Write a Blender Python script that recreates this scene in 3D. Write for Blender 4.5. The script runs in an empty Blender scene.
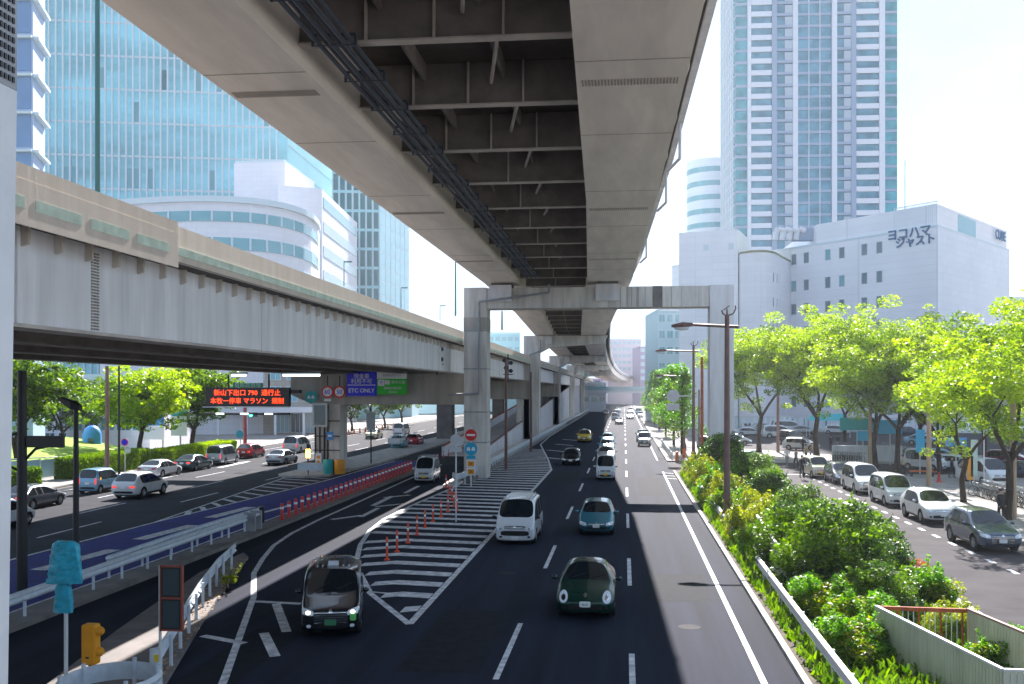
import bpy, bmesh, math, random
from mathutils import Vector, Matrix
from mathutils.bvhtree import BVHTree
R=math.radians
random.seed(7)
SC=bpy.context.scene
COL=SC.collection
# ---------------------------------------------------------------- camera geometry (pixel -> real place)
FPX=995.6; YAW=R(6.42); PIT=0.0; CH=6.9
def ray(px,py):
    x=(px-512)/FPX; y=-(py-391)/FPX
    F=Vector((-math.sin(YAW)*math.cos(PIT), math.cos(YAW)*math.cos(PIT), math.sin(PIT)))
    Rt=Vector((math.cos(YAW),math.sin(YAW),0))
    U=Vector((math.sin(YAW)*math.sin(PIT), -math.cos(YAW)*math.sin(PIT), math.cos(PIT)))
    return F+x*Rt+y*U
def G(px,py,z=0.0):
    d=ray(px,py); t=(z-CH)/d.z; return d.x*t, d.y*t
def PD(px,py,depth):           # point seen at a pixel, at a distance along the view
    d=ray(px,py); return Vector((d.x*depth, d.y*depth, CH+d.z*depth))
def XY(px,Y):
    d=ray(px,391); return d.x*Y/d.y
def AY(px,py,Y):
    d=ray(px,py); t=Y/d.y; return d.x*t, CH+d.z*t
# ---------------------------------------------------------------- mesh builder
class MB:
    def __init__(s): s.v=[]; s.f=[]; s.m=[]
    def add(s,vs,fs,mi=0):
        o=len(s.v); s.v+= [tuple(v) for v in vs]
        for f in fs: s.f.append([o+i for i in f]); s.m.append(mi)
        return s
    def box(s,x0,x1,y0,y1,z0,z1,mi=0):
        return s.add([(x0,y0,z0),(x1,y0,z0),(x1,y1,z0),(x0,y1,z0),(x0,y0,z1),(x1,y0,z1),(x1,y1,z1),(x0,y1,z1)],
              [(0,3,2,1),(4,5,6,7),(0,1,5,4),(1,2,6,5),(2,3,7,6),(3,0,4,7)],mi)
    def obox(s,p,u,n,u0,u1,d0,d1,z0,z1,mi=0):       # box along wall direction u, outward normal n
        vs=[]
        for z in (z0,z1):
            for a,b in ((u0,d0),(u1,d0),(u1,d1),(u0,d1)):
                vs.append((p[0]+u[0]*a+n[0]*b, p[1]+u[1]*a+n[1]*b, z))
        return s.add(vs,[(0,3,2,1),(4,5,6,7),(0,1,5,4),(1,2,6,5),(2,3,7,6),(3,0,4,7)],mi)
    def prism(s,poly,z0,z1,mi=0):
        n=len(poly)
        vs=[(p[0],p[1],z0) for p in poly]+[(p[0],p[1],z1) for p in poly]
        fs=[tuple(reversed(range(n))),tuple(range(n,2*n))]+[(i,(i+1)%n,n+(i+1)%n,n+i) for i in range(n)]
        return s.add(vs,fs,mi)
    def sheet(s,poly,z,mi=0):
        return s.add([(p[0],p[1],z) for p in poly],[tuple(range(len(poly)))],mi)
    def tube(s,p0,p1,r0,r1=None,n=10,mi=0,cap=True):
        r1=r0 if r1 is None else r1
        p0=Vector(p0);p1=Vector(p1); d=(p1-p0)
        if d.length<1e-6: return s
        d.normalize(); a=d.orthogonal().normalized(); b=d.cross(a)
        vs=[]
        for p,r in((p0,r0),(p1,r1)):
            for i in range(n):
                t=2*math.pi*i/n; vs.append(p+a*(r*math.cos(t))+b*(r*math.sin(t)))
        fs=[(i,(i+1)%n,n+(i+1)%n,n+i) for i in range(n)]
        if cap: fs+=[tuple(reversed(range(n))),tuple(range(n,2*n))]
        return s.add(vs,fs,mi)
    def pipe(s,pts,r,n=8,mi=0):
        for a,b in zip(pts,pts[1:]): s.tube(a,b,r,r,n,mi)
        return s
    def lathe(s,prof,c=(0,0,0),axis='z',n=20,mi=0):    # prof: (r,h)
        vs=[];k=len(prof)
        for i in range(n):
            t=2*math.pi*i/n; ct,st=math.cos(t),math.sin(t)
            for r,h in prof:
                if axis=='z': p=(r*ct,r*st,h)
                elif axis=='x': p=(h,r*ct,r*st)
                else: p=(r*ct,h,r*st)
                vs.append((p[0]+c[0],p[1]+c[1],p[2]+c[2]))
        fs=[(i*k+j,((i+1)%n)*k+j,((i+1)%n)*k+j+1,i*k+j+1) for i in range(n) for j in range(k-1)]
        return s.add(vs,fs,mi)
    def ell(s,c,rx,ry,rz,n=12,m=8,mi=0):
        prof=[(math.sin(math.pi*j/m),-math.cos(math.pi*j/m)) for j in range(m+1)]
        t=MB().lathe(prof,n=n)
        return s.add([(c[0]+v[0]*rx,c[1]+v[1]*ry,c[2]+v[2]*rz) for v in t.v],t.f,mi)
    def loft(s,sections,closed=True,cap=True,mi=0):
        n=len(sections[0]); vs=[p for sec in sections for p in sec]; fs=[]
        for i in range(len(sections)-1):
            for j in range(n if closed else n-1):
                a=i*n+j;b=i*n+(j+1)%n; fs.append((a,b,b+n,a+n))
        if cap and closed:
            fs.append(tuple(reversed(range(n)))); fs.append(tuple(range((len(sections)-1)*n,len(sections)*n)))
        return s.add(vs,fs,mi)
    def xf(s,M): s.v=[tuple(M@Vector(v)) for v in s.v]; return s
    def build(s,name,mat,parent=None,smooth=False,origin=None,fix=True):
        me=bpy.data.meshes.new(name)
        o=(0,0,0)
        if parent is not None: o=parent.get('_o',(0,0,0))
        elif origin is not None: o=origin
        ox,oy,oz=o
        me.from_pydata([(v[0]-ox,v[1]-oy,v[2]-oz) for v in s.v],[],s.f)
        mats=mat if isinstance(mat,(list,tuple)) else [mat]
        for m in mats: me.materials.append(m)
        if len(mats)>1: me.polygons.foreach_set('material_index',s.m)
        if fix and len(s.f)<60000:
            bm=bmesh.new(); bm.from_mesh(me); bmesh.ops.recalc_face_normals(bm,faces=bm.faces); bm.to_mesh(me); bm.free()
        if smooth:
            me.polygons.foreach_set('use_smooth',[True]*len(me.polygons))
            try: me.set_sharp_from_angle(angle=R(38))
            except Exception: pass
        ob=bpy.data.objects.new(name,me); COL.objects.link(ob)
        if parent is not None:
            ob.parent=parent
            ob['_o']=o
        else:
            ob.location=o; ob['_o']=o
        return ob
def tag(o,label=None,cat=None,group=None,kind=None):
    if label: o['label']=label
    if cat: o['category']=cat
    if group: o['group']=group
    if kind: o['kind']=kind
    return o
def thing(name,label,cat,loc=(0,0,0),group=None):
    o=bpy.data.objects.new(name,None); o.empty_display_size=.3; COL.objects.link(o); o.location=loc; o['_o']=tuple(loc)
    return tag(o,label,cat,group)
KIDS={}
def kids(o): return [c for c in bpy.data.objects if c.parent==o]
def tree_of(o): return (o,[tree_of(c) for c in kids(o)])
def dup_tree(t,parent=None):
    o,cs=t; c=o.copy(); COL.objects.link(c)
    if parent is not None: c.parent=parent
    for k in cs: dup_tree(k,c)
    return c
_used=set(); _trees={}
def place(proto,loc,rz=0,label=None,group=None,cat=None,scale=None):
    """first use moves the prototype itself, later uses copy it with its parts"""
    key=proto.name
    if key not in _used:
        _trees[key]=tree_of(proto); _used.add(key); o=proto
    else: o=dup_tree(_trees[key])
    o.location=loc; o.rotation_euler=(0,0,rz)
    if scale is not None: o.scale=(scale,)*3 if isinstance(scale,(int,float)) else scale
    tag(o,label,cat,group)
    return o
def struct(name,mb,mat): return tag(mb.build(name,mat),kind='structure')
# ---------------------------------------------------------------- materials
MATS={}
def mat(name,col,rough=.6,metal=0,var=0,scale=3,bump=0,bscale=None,emit=None,estr=0,spec=None,col2=None,stretch=None,coat=0,space='Object',detail=4):
    m=bpy.data.materials.new(name); m.use_nodes=True; nt=m.node_tree; b=nt.nodes['Principled BSDF']
    b.inputs['Base Color'].default_value=(*col,1); b.inputs['Roughness'].default_value=rough; b.inputs['Metallic'].default_value=metal
    if spec is not None: b.inputs['Specular IOR Level'].default_value=spec
    if coat: b.inputs['Coat Weight'].default_value=coat; b.inputs['Coat Roughness'].default_value=.04
    if emit: b.inputs['Emission Color'].default_value=(*emit,1); b.inputs['Emission Strength'].default_value=estr
    if var or bump or col2:
        tc=nt.nodes.new('ShaderNodeTexCoord'); mp=nt.nodes.new('ShaderNodeMapping')
        nt.links.new(tc.outputs[space],mp.inputs['Vector'])
        if stretch: mp.inputs['Scale'].default_value=stretch
        nz=nt.nodes.new('ShaderNodeTexNoise'); nz.inputs['Scale'].default_value=scale; nz.inputs['Detail'].default_value=detail; nz.inputs['Roughness'].default_value=.6
        nt.links.new(mp.outputs[0],nz.inputs['Vector'])
        if var or col2:
            rp=nt.nodes.new('ShaderNodeValToRGB')
            c2=col2 or tuple(c*(1-var) for c in col); c1=col if col2 else tuple(min(1,c*(1+var*.5)) for c in col)
            rp.color_ramp.elements[0].position=.35; rp.color_ramp.elements[1].position=.65
            rp.color_ramp.elements[0].color=(*c2,1); rp.color_ramp.elements[1].color=(*c1,1)
            nt.links.new(nz.outputs['Fac'],rp.inputs['Fac']); nt.links.new(rp.outputs['Color'],b.inputs['Base Color'])
            m['ramp']=1
        if bump:
            n2=nt.nodes.new('ShaderNodeTexNoise'); n2.inputs['Scale'].default_value=bscale or scale*6; n2.inputs['Detail'].default_value=3
            nt.links.new(mp.outputs[0],n2.inputs['Vector'])
            bp=nt.nodes.new('ShaderNodeBump'); bp.inputs['Strength'].default_value=bump; bp.inputs['Distance'].default_value=.03
            nt.links.new(n2.outputs['Fac'],bp.inputs['Height']); nt.links.new(bp.outputs[0],b.inputs['Normal'])
    MATS[name]=m; return m
def leafmat(name,c1,c2,trans=.45,tcol=None):
    m=bpy.data.materials.new(name); m.use_nodes=True; nt=m.node_tree; b=nt.nodes['Principled BSDF']; out=nt.nodes['Material Output']
    g=nt.nodes.new('ShaderNodeNewGeometry'); rp=nt.nodes.new('ShaderNodeValToRGB')
    rp.color_ramp.elements[0].color=(*c1,1); rp.color_ramp.elements[1].color=(*c2,1)
    nt.links.new(g.outputs['Random Per Island'],rp.inputs['Fac']); nt.links.new(rp.outputs[0],b.inputs['Base Color'])
    b.inputs['Roughness'].default_value=.45
    tr=nt.nodes.new('ShaderNodeBsdfTranslucent'); mx=nt.nodes.new('ShaderNodeMixShader'); mx.inputs[0].default_value=trans
    hs=nt.nodes.new('ShaderNodeHueSaturation'); hs.inputs['Value'].default_value=tcol or 2.2; hs.inputs['Saturation'].default_value=1.1
    nt.links.new(rp.outputs[0],hs.inputs['Color']); nt.links.new(hs.outputs[0],tr.inputs['Color'])
    nt.links.new(b.outputs[0],mx.inputs[1]); nt.links.new(tr.outputs[0],mx.inputs[2]); nt.links.new(mx.outputs[0],out.inputs['Surface'])
    MATS[name]=m; return m
M=MATS
mat('asphalt',(.014,.019,.036),.9,var=.38,scale=.9,bump=.35,bscale=60,spec=.15,stretch=(1.3,.05,1),detail=8)
mat('asphalt_worn',(.052,.048,.054),.9,var=.28,spec=.15,scale=.5,bump=.35,bscale=60)
mat('asphalt_left',(.034,.036,.044),.9,var=.3,spec=.15,scale=.4,bump=.3,bscale=50)
mat('blue_asphalt',(.002,.010,.19),.85,var=.35,scale=.8,bump=.3,bscale=40)
mat('paving',(.30,.28,.26),.9,var=.22,scale=1.2,bump=.3,bscale=20)
mat('paint',(.74,.75,.77),.7,col2=(.36,.37,.39),scale=3.2,detail=12,spec=.2)
mat('soil',(.09,.07,.045),.95,var=.5,scale=2,bump=.8,bscale=10)
mat('kerbstone',(.42,.4,.37),.85,var=.3,scale=1.5,bump=.2)
mat('concrete',(.70,.66,.62),.8,var=.28,scale=1.4,bump=.12,bscale=8,stretch=(1,1,.14),detail=9)
mat('concrete_stain',(.52,.48,.44),.8,col2=(.36,.32,.28),scale=1.2,bump=.12,bscale=8,stretch=(1,1,.12))
mat('concrete_cool',(.72,.71,.74),.75,var=.18,scale=1.4,bump=.1,bscale=8,stretch=(1,1,.14),detail=9)
mat('dark_concrete',(.20,.18,.17),.85,var=.3,scale=.8,bump=.15,bscale=8)
mat('girder_paint',(.88,.81,.74),.5,var=.13,scale=.8,bump=.04,bscale=2,stretch=(1.6,.25,.3),detail=9)
mat('girder_seam',(.40,.36,.32),.6,var=.3,scale=6)
mat('web_paint',(.88,.88,.91),.5,var=.16,scale=1.6,bump=.04,bscale=2,stretch=(1,1,.10),detail=8)
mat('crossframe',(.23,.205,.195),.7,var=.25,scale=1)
mat('crossflange',(.56,.51,.47),.6,var=.2,scale=1)
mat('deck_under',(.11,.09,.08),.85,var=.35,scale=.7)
mat('parapet',(.78,.71,.63),.8,col2=(.70,.62,.54),scale=2.2,bump=.1,bscale=8,stretch=(1,1,.12),detail=9)
mat('parapet_green',(.50,.66,.58),.75,var=.2,scale=2)
mat('pipe_blue',(.05,.065,.10),.5,var=.2)
mat('steel',(.55,.57,.6),.4,metal=.6,var=.15,scale=3)
mat('rail_white',(.62,.68,.74),.45,var=.12,scale=4)
mat('rail_dark',(.03,.03,.035),.5)
mat('black_metal',(.018,.018,.022),.45)
mat('brown_metal',(.17,.085,.075),.5,var=.2,scale=3)
mat('pinkbrown_metal',(.30,.17,.15),.55,var=.2,scale=3)
mat('wood_pole',(.42,.30,.20),.75,var=.25,scale=2,stretch=(4,4,.4))
mat('grey_metal',(.33,.34,.36),.5,var=.12)
mat('pale_metal',(.66,.68,.70),.5,var=.08)
mat('teal_metal',(.10,.25,.24),.5)
mat('bark',(.045,.03,.022),.9,var=.5,scale=5,bump=.8,bscale=14,stretch=(2,2,.5))
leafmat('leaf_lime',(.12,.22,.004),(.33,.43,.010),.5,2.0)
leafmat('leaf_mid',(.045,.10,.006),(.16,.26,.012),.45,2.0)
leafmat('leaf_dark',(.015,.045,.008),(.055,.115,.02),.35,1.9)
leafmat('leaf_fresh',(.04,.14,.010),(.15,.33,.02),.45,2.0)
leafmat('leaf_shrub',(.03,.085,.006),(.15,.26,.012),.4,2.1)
leafmat('leaf_yellow',(.13,.19,.012),(.34,.36,.03),.45,1.8)
leafmat('leaf_rust',(.25,.06,.01),(.45,.16,.03),.4,1.6)
leafmat('leaf_purple',(.10,.02,.03),(.2,.04,.06),.3,1.5)
mat('car_glass',(.012,.016,.02),.04,spec=.8)
mat('tyre',(.018,.018,.018),.85)
mat('rim',(.42,.43,.45),.35,metal=.8)
mat('car_black',(.012,.012,.014),.35)
mat('grille',(.015,.015,.017),.4)
mat('chrome',(.75,.76,.78),.15,metal=1)
mat('lamp_clear',(.75,.8,.85),.08,spec=.8)
mat('lamp_lit',(.9,.85,.7),.1,emit=(1,.85,.6),estr=3)
mat('lamp_red',(.55,.01,.012),.15)
mat('lamp_red_lit',(.6,.02,.02),.2,emit=(1,.06,.05),estr=.35)
mat('plate',(.78,.8,.78),.5); mat('plate_yellow',(.85,.6,.04),.5); mat('plate_green',(.05,.22,.1),.5)
mat('led_panel',(.012,.010,.012),.4)
mat('led',(.7,.05,.01),.5,emit=(1,.055,.008),estr=.85)
mat('tube_light',(.9,.95,1),.5,emit=(.8,.95,1),estr=.8)
mat('amber_light',(.9,.5,.1),.4,emit=(1,.45,.05),estr=4)
mat('green_light',(.05,.7,.4),.4,emit=(.05,1,.55),estr=4)
mat('sign_blue',(.004,.006,.85),.4); mat('sign_green',(.005,.6,.01),.4); mat('sign_white',(.92,.92,.94),.4)
mat('sign_cyan',(.02,.42,.68),.4); mat('sign_red',(.72,.02,.02),.4); mat('sign_teal',(.02,.42,.45),.45); mat('sign_dgreen',(.01,.17,.10),.4)
mat('sign_amber',(.9,.36,.02),.4); mat('sign_lblue',(.05,.3,.75),.45); mat('sign_black',(.02,.02,.02),.5)
mat('sign_back',(.55,.57,.6),.5,var=.08)
mat('orange',(.75,.16,.02),.5,var=.12,scale=3); mat('orange_beacon',(.85,.34,.01),.4,var=.1); mat('red_post',(.62,.035,.03),.5,var=.1)
mat('flex_orange',(.85,.09,.03),.45)
mat('cyan_wrap',(.02,.44,.62),.35,var=.3,scale=5,bump=1.0,bscale=9)
mat('rust',(.42,.10,.03),.8,var=.4,scale=5)
mat('fence_cream',(.58,.60,.50),.6,var=.15,scale=1.5,stretch=(2,2,.3))
mat('cloth_black',(.02,.02,.025),.9); mat('cloth_grey',(.2,.2,.23),.9); mat('cloth_white',(.6,.6,.6),.9); mat('cloth_tan',(.5,.36,.22),.9)
mat('skin',(.5,.3,.2),.6); mat('hair',(.02,.015,.012),.7)
mat('mirror_glass',(.03,.10,.12),.12,spec=.8)
mat('grass',(.22,.36,.01),.9,var=.45,scale=.8,bump=1,bscale=6)
# building materials
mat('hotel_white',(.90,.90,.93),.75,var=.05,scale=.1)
mat('hotel_side',(.82,.86,.92),.7,var=.05,scale=.1)  # hotel white made darker and bluer, shading the right face by colour
mat('bwindow',(.05,.09,.11),.12,spec=.7); mat('hotel_window',(.12,.21,.26),.15,spec=.7); mat('bwindow_pale',(.35,.5,.55),.15,spec=.8)
mat('win_cyan',(.16,.42,.48),.15,spec=.8)
mat('tower_white',(.80,.81,.86),.7); mat('tower_grey',(.36,.44,.56),.7); mat('tower_glass',(.14,.34,.44),.15,spec=.8,var=.35,scale=.25)
mat('tower_teal',(.08,.36,.42),.12,spec=.8,var=.4,scale=.2); mat('tower_rail',(.50,.56,.62),.3)
mat('glass_cyan',(.32,.74,.82),.15,spec=.8,var=.42,scale=.035,stretch=(1,1,2.5),detail=7); mat('fin_white',(.66,.76,.80),.5); mat('glass_cyan2',(.40,.78,.84),.2,spec=.7,var=.12,scale=.05)  # broad tone bands in glass_cyan paint cloud reflections into the colour
mat('teal_dark',(.02,.16,.18),.12,spec=.8); mat('white_clad',(.84,.83,.87),.6,var=.04,scale=.1); mat('pink_clad',(.55,.42,.45),.7)
mat('blue_panel',(.20,.34,.56),.5,var=.08,scale=.3); mat('blue_frame',(.40,.52,.72),.5)
mat('far_pink',(.66,.56,.62),.8,var=.06,scale=.1); mat('far_purple',(.28,.22,.36),.8); mat('far_cyan',(.45,.66,.72),.6); mat('far_white',(.68,.70,.74),.8)
mat('brick_tan',(.46,.40,.34),.85,var=.12,scale=.5); mat('roof_green',(.22,.24,.12),.8)
mat('glass_rail',(.30,.48,.54),.15,spec=.7)
def paint(name,col,rough=.28,metal=0): return mat(name,col,rough,metal,coat=.6)
for n,c,me in (('p_white',(.68,.70,.72),0),('p_pearl',(.60,.63,.66),.1),('p_black',(.008,.009,.012),0),('p_green',(.006,.045,.032),.3),('p_teal',(.05,.22,.29),.35),
    ('p_silver',(.40,.43,.46),.6),('p_grey',(.14,.15,.17),.5),('p_red',(.42,.012,.03),0),('p_burg',(.14,.012,.03),.2),('p_lblue',(.22,.42,.58),.2),('p_yellow',(.72,.50,.05),0),
    ('p_cream',(.70,.66,.45),0),('p_navy',(.02,.04,.09),.3),('p_dteal',(.02,.07,.085),.3),('p_cyan',(.10,.45,.55),0),('p_bluehi',(.02,.13,.42),.3),('p_slate',(.07,.10,.16),.4)): paint(n,c,.25,me)
# ---------------------------------------------------------------- text as mesh
def text(s,size,loc,rot,material,name='lettering',parent=None,ext=.01,align='CENTER',sx=1,bold=0):
    cu=bpy.data.curves.new(name,'FONT'); cu.body=s; cu.size=size; cu.extrude=ext; cu.align_x=align; cu.align_y='CENTER'; cu.offset=bold
    cu.resolution_u=3
    t=bpy.data.objects.new('tmp',cu); COL.objects.link(t)
    dg=bpy.context.evaluated_depsgraph_get(); me=bpy.data.meshes.new_from_object(t.evaluated_get(dg))
    bpy.data.objects.remove(t)
    o=parent.get('_o',(0,0,0)) if parent is not None else (0,0,0)
    Mx=Matrix.Translation(Vector(loc)-Vector(o))@rot.to_4x4()@Matrix.Diagonal((sx,1,1,1))
    me.transform(Mx); me.materials.clear(); me.materials.append(material); me.name=name
    ob=bpy.data.objects.new(name,me); COL.objects.link(ob)
    if parent is not None: ob.parent=parent; ob['_o']=o
    return ob
FRONT=Matrix.Rotation(R(90),3,'X')         # text readable from -Y
def facing(u):  # wall along unit vector u (left to right as read)
    return Matrix(((u[0],0,u[1]),(u[1],0,-u[0]),(0,1,0)))

def joints(m,w,h,amt=.88):
    nt=m.node_tree; b=nt.nodes['Principled BSDF']; tc=nt.nodes.new('ShaderNodeTexCoord'); sx=nt.nodes.new('ShaderNodeSeparateXYZ'); nt.links.new(tc.outputs['Object'],sx.inputs[0])
    ad=nt.nodes.new('ShaderNodeMath'); ad.operation='MULTIPLY_ADD'; ad.inputs[1].default_value=.62; nt.links.new(sx.outputs[1],ad.inputs[0]); nt.links.new(sx.outputs[0],ad.inputs[2])
    cb=nt.nodes.new('ShaderNodeCombineXYZ'); nt.links.new(ad.outputs[0],cb.inputs[0]); nt.links.new(sx.outputs[2],cb.inputs[1])
    br=nt.nodes.new('ShaderNodeTexBrick'); br.offset=0; br.inputs['Scale'].default_value=1; br.inputs['Brick Width'].default_value=w; br.inputs['Row Height'].default_value=h; br.inputs['Mortar Size'].default_value=.035; br.inputs['Mortar Smooth'].default_value=.6
    br.inputs['Color1'].default_value=(1,1,1,1); br.inputs['Color2'].default_value=(.96,.965,.97,1); br.inputs['Mortar'].default_value=(amt,amt,amt,1); nt.links.new(cb.outputs[0],br.inputs['Vector'])
    mx=nt.nodes.new('ShaderNodeMix'); mx.data_type='RGBA'; mx.blend_type='MULTIPLY'; mx.inputs[0].default_value=1
    l=b.inputs['Base Color'].links
    if l: nt.links.new(l[0].from_socket,mx.inputs[6])
    else: mx.inputs[6].default_value=b.inputs['Base Color'].default_value
    nt.links.new(br.outputs['Color'],mx.inputs[7]); nt.links.new(mx.outputs[2],b.inputs['Base Color'])
joints(M['hotel_white'],2.4,1.2,.84); joints(M['hotel_side'],2.4,1.2,.86); joints(M['white_clad'],1.8,.9,.87); joints(M['far_white'],2.5,3.3,.8); joints(M['far_pink'],3,3.2,.75); joints(M['brick_tan'],1.2,.6,.85)
def islands(mb):
    p=list(range(len(mb.v)))
    def f(a):
        while p[a]!=a: p[a]=p[p[a]]; a=p[a]
        return a
    for q in mb.f:
        r=f(q[0])
        for v in q[1:]: p[f(v)]=r
    g={}
    for q in mb.f: g.setdefault(f(q[0]),[]).append(q)
    out=[]
    for fs in g.values():
        n=MB(); ix={}
        for q in fs:
            n.f.append([ix.setdefault(v,len(ix)) for v in q]); n.m.append(0)
        n.v=[mb.v[v] for v in ix]; out.append(n)
    return out
# ---------------------------------------------------------------- the ground and the roads
g=MB(); g.sheet([(-900,-80),(900,-80),(900,2500),(-900,2500)],-.012); struct('ground',g,M['paving'])
g=MB(); g.sheet([(-17.25,-60),(4.15,-60),(4.15,900),(-13.2,900),(-13.2,92),(-17.4,92)],0); struct('main_road',g,M['asphalt'])
g=MB(); g.sheet([(-38.6,-60),(-17.25,-60),(-17.4,92),(-13.2,92),(-13.2,130),(-25,180),(-28,420),(-46,420),(-44,110),(-40.2,75),(-38.6,50)],-.004); struct('left_road',g,M['asphalt_left'])
g=MB(); g.sheet([(10.5,-60),(17.8,-60),(17.8,84),(45,90),(45,98),(4.15,98),(4.15,87),(10.5,84)],-.004); struct('frontage_road',g,M['asphalt_worn'])
g=MB(); g.sheet([(-25.2,20),(-18.9,20),(-18.6,97),(-22.3,97),(-22.6,74),(-24.3,52)],.002); struct('blue_lane',g,M['blue_asphalt'])
# car park behind the street trees
g=MB(); g.sheet([(22,112),(95,112),(95,172),(14,172),(14,122)],-.004); struct('car_park_ground',g,M['asphalt_worn'])
# paint
pm=MB(); ZC=[0]
def line(x0,y0,x1,y1,w=.15,z=.006):
    d=Vector((x1-x0,y1-y0)); d.normalize(); n=Vector((-d.y,d.x))*w/2
    ZC[0]+=1; z+=(ZC[0]%11)*.0008; pm.sheet([(x0-n.x,y0-n.y),(x1-n.x,y1-n.y),(x1+n.x,y1+n.y),(x0+n.x,y0+n.y)],z)
def poly_line(pts,w=.15,z=.006):
    for a,b in zip(pts,pts[1:]): line(*a,*b,w,z)
y=23.6-30
while y<520:
    line(-3.05,y,-3.05,y+5.8,.15); y+=15.0
y=20.5-15
while y<520:
    line(.2,y,.2,y+5.8,.15); y+=15.0
line(3.28,-10,3.3,86,.16); line(3.3,100,3.3,520,.16)
for k in range(3): line(3.3,79.5+k*2.6,4.6,78.6+k*2.6,.22)
# gore with chevrons
gl=[(-6.3,28.9),(-8.6,33.2),(-10.6,38.6),(-11.75,43.6),(-12.5,48.2),(-12.85,52.6),(-12.75,58),(-12.35,65.5),(-12.0,72)]
poly_line(gl,.22); poly_line([(-6.3,28.9),(-6.32,87)],.22); poly_line([(-6.32,87),(-7.6,100),(-9.6,118),(-10.7,128),(-11.2,150),(-11.4,400)],.18)
def glx(y):
    if y>=72: return -12.0+max(0,(y-72))*.008
    for (xa,ya),(xb,yb) in zip(gl,gl[1:]):
        if ya<=y<=yb: return xa+(xb-xa)*(y-ya)/(yb-ya)
    return gl[0][0]
def grx(y):
    if y<=87: return -6.32
    return -6.32-(y-87)*.105
y=30.6
while y<118:
    xr=grx(y)-.12; w=.80 if y<60 else .8
    xl=glx(y)+.12
    if xr-xl>.5:
        xk=min(xr,xl+max(.6,(xr-xl)*.32)) if y<48 else xl
        sl=.16
        # bar rising to the left, kinked near the left line
        def yy(x): return y+ (xr-x)*sl
        if y<46:
            pm.sheet([(xk,yy(xk)),(xr,yy(xr)),(xr,yy(xr)+w),(xk,yy(xk)+w)],.0165)
            xl2=glx(yy(xk)-(xk-xl)*.55)+.1
            yl=yy(xk)-(xk-xl2)*.55
            pm.sheet([(xl2,yl),(xk,yy(xk)),(xk,yy(xk)+w),(xl2,yl+w)],.0165)
        else:
            xl=glx(yy(xl))+.12
            pm.sheet([(xl,yy(xl)),(xr,yy(xr)),(xr,yy(xr)+w),(xl,yy(xl)+w)],.0165)
    y+=1.95
# merge arrows beyond the gore
for k,yy_ in enumerate((104,116,129,142)): line(-9.0+k*.1,yy_,-6.4,yy_-3.2,.5)
# slip lane
poly_line([(-7.6,16),(-9.5,22.9),(-12.3,32.1),(-13.9,36.3),(-14.8,39.7),(-15.55,43),(-16.0,46.7),(-16.25,52),(-16.35,58),(-16.7,75),(-17.0,92)],.2)
for x,y0,ww,ll in ((-15.0,58.5,.35,5.5),(-14.3,53.2,.3,4.2),(-14.7,66,.3,5)): line(x,y0,x-.1,y0+ll,ww)
line(-14.7,58,-13.5,59.6,.35);line(-15.4,63,-14.1,64.8,.4);line(-15.6,52,-14.4,54,.4)
for x0_,y0_,x1_,y1_ in ((-12.2,31.5,-10.4,31.3),(-11.2,31.2,-9.6,27.6),(-11.8,26.9,-10.3,26.2),(-10.2,27.4,-9.0,25.0)): line(x0_,y0_,x1_,y1_,.28)
line(-9.0,33.5,-7.9,33.2,.16)
# blue lane paint
poly_line([(-25.2,28),(-24.45,50),(-22.8,74),(-22.4,96)],.18,.010); poly_line([(-18.95,28),(-18.8,97)],.14,.010)
for y0_ in (36,44,52): line(-22.4,y0_,-22.0,y0_+5,.7,.010); line(-20.4,y0_+2,-20.0,y0_+6,.35,.010)
# hatch before the pier island
poly_line([(-24.5,50),(-27.1,80)],.16)
y=53
while y<78:
    a=(y-50)/30; line(-24.5-2.5*a,y+1.6,-24.3+1.4*a,y,.34); y+=2.1
# left road lanes
for X,s in ((-27.35,58.3),(-30.45,51.6),(-33.7,60)):
    y=s-60
    while y<300:
        dx=-max(0,y-60)*.012
        line(X+dx,y,X+dx-.02,y+5.8,.15); y+=15.2
poly_line([(-37.6,-20),(-37.7,55),(-39.4,80),(-41.8,110),(-43,200)],.15)
for y0_ in (70,86): line(-36.2,y0_,-36.4,y0_+7,.5); line(-36.9,y0_+5,-36.4,y0_+8,.4)
# frontage road dots and edge
y=-10
while y<82: line(14.72,y,14.75,y+1.0,.2); y+=2.35
line(10.95,-20,10.95,83,.2)
line(12.3,84.2,17.2,84.6,.45)
tag(pm.build('road_markings',M['paint']),kind='structure')
# repaired patches and covers in the carriageway
pt_=MB(); rr_=random.Random(12)
for x0,y0,w_,l_ in ((-5.6,24,2.1,7),(-2.4,52,1.9,9),(.7,33,2.2,5),(-5.9,74,2.3,12),(1.0,66,2.0,14),(-10.6,22,1.5,6),(-2.6,84,2.0,16),(-15.2,62,1.2,6)): pt_.sheet([(x0,y0),(x0+w_,y0+.1),(x0+w_,y0+l_),(x0,y0+l_-.1)],.0028)
struct('asphalt_patch',pt_,mat('asphalt_new',(.012,.015,.022),.9,var=.3,scale=3,spec=.15))
mat('manhole',(.03,.03,.035),.8,var=.3,spec=.1)
for x0,y0 in ((-4.4,37.5),(-1.6,41),(1.9,29.5),(-9.4,33.4),(-13.6,49),(1.7,58)):
    o=MB().lathe([(0,.0055),(.31,.0055),(.33,.004)],n=24).build('manhole_cover',M['manhole']); o.location=(x0,y0,.0); tag(o,None,None,None,'structure')
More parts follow.
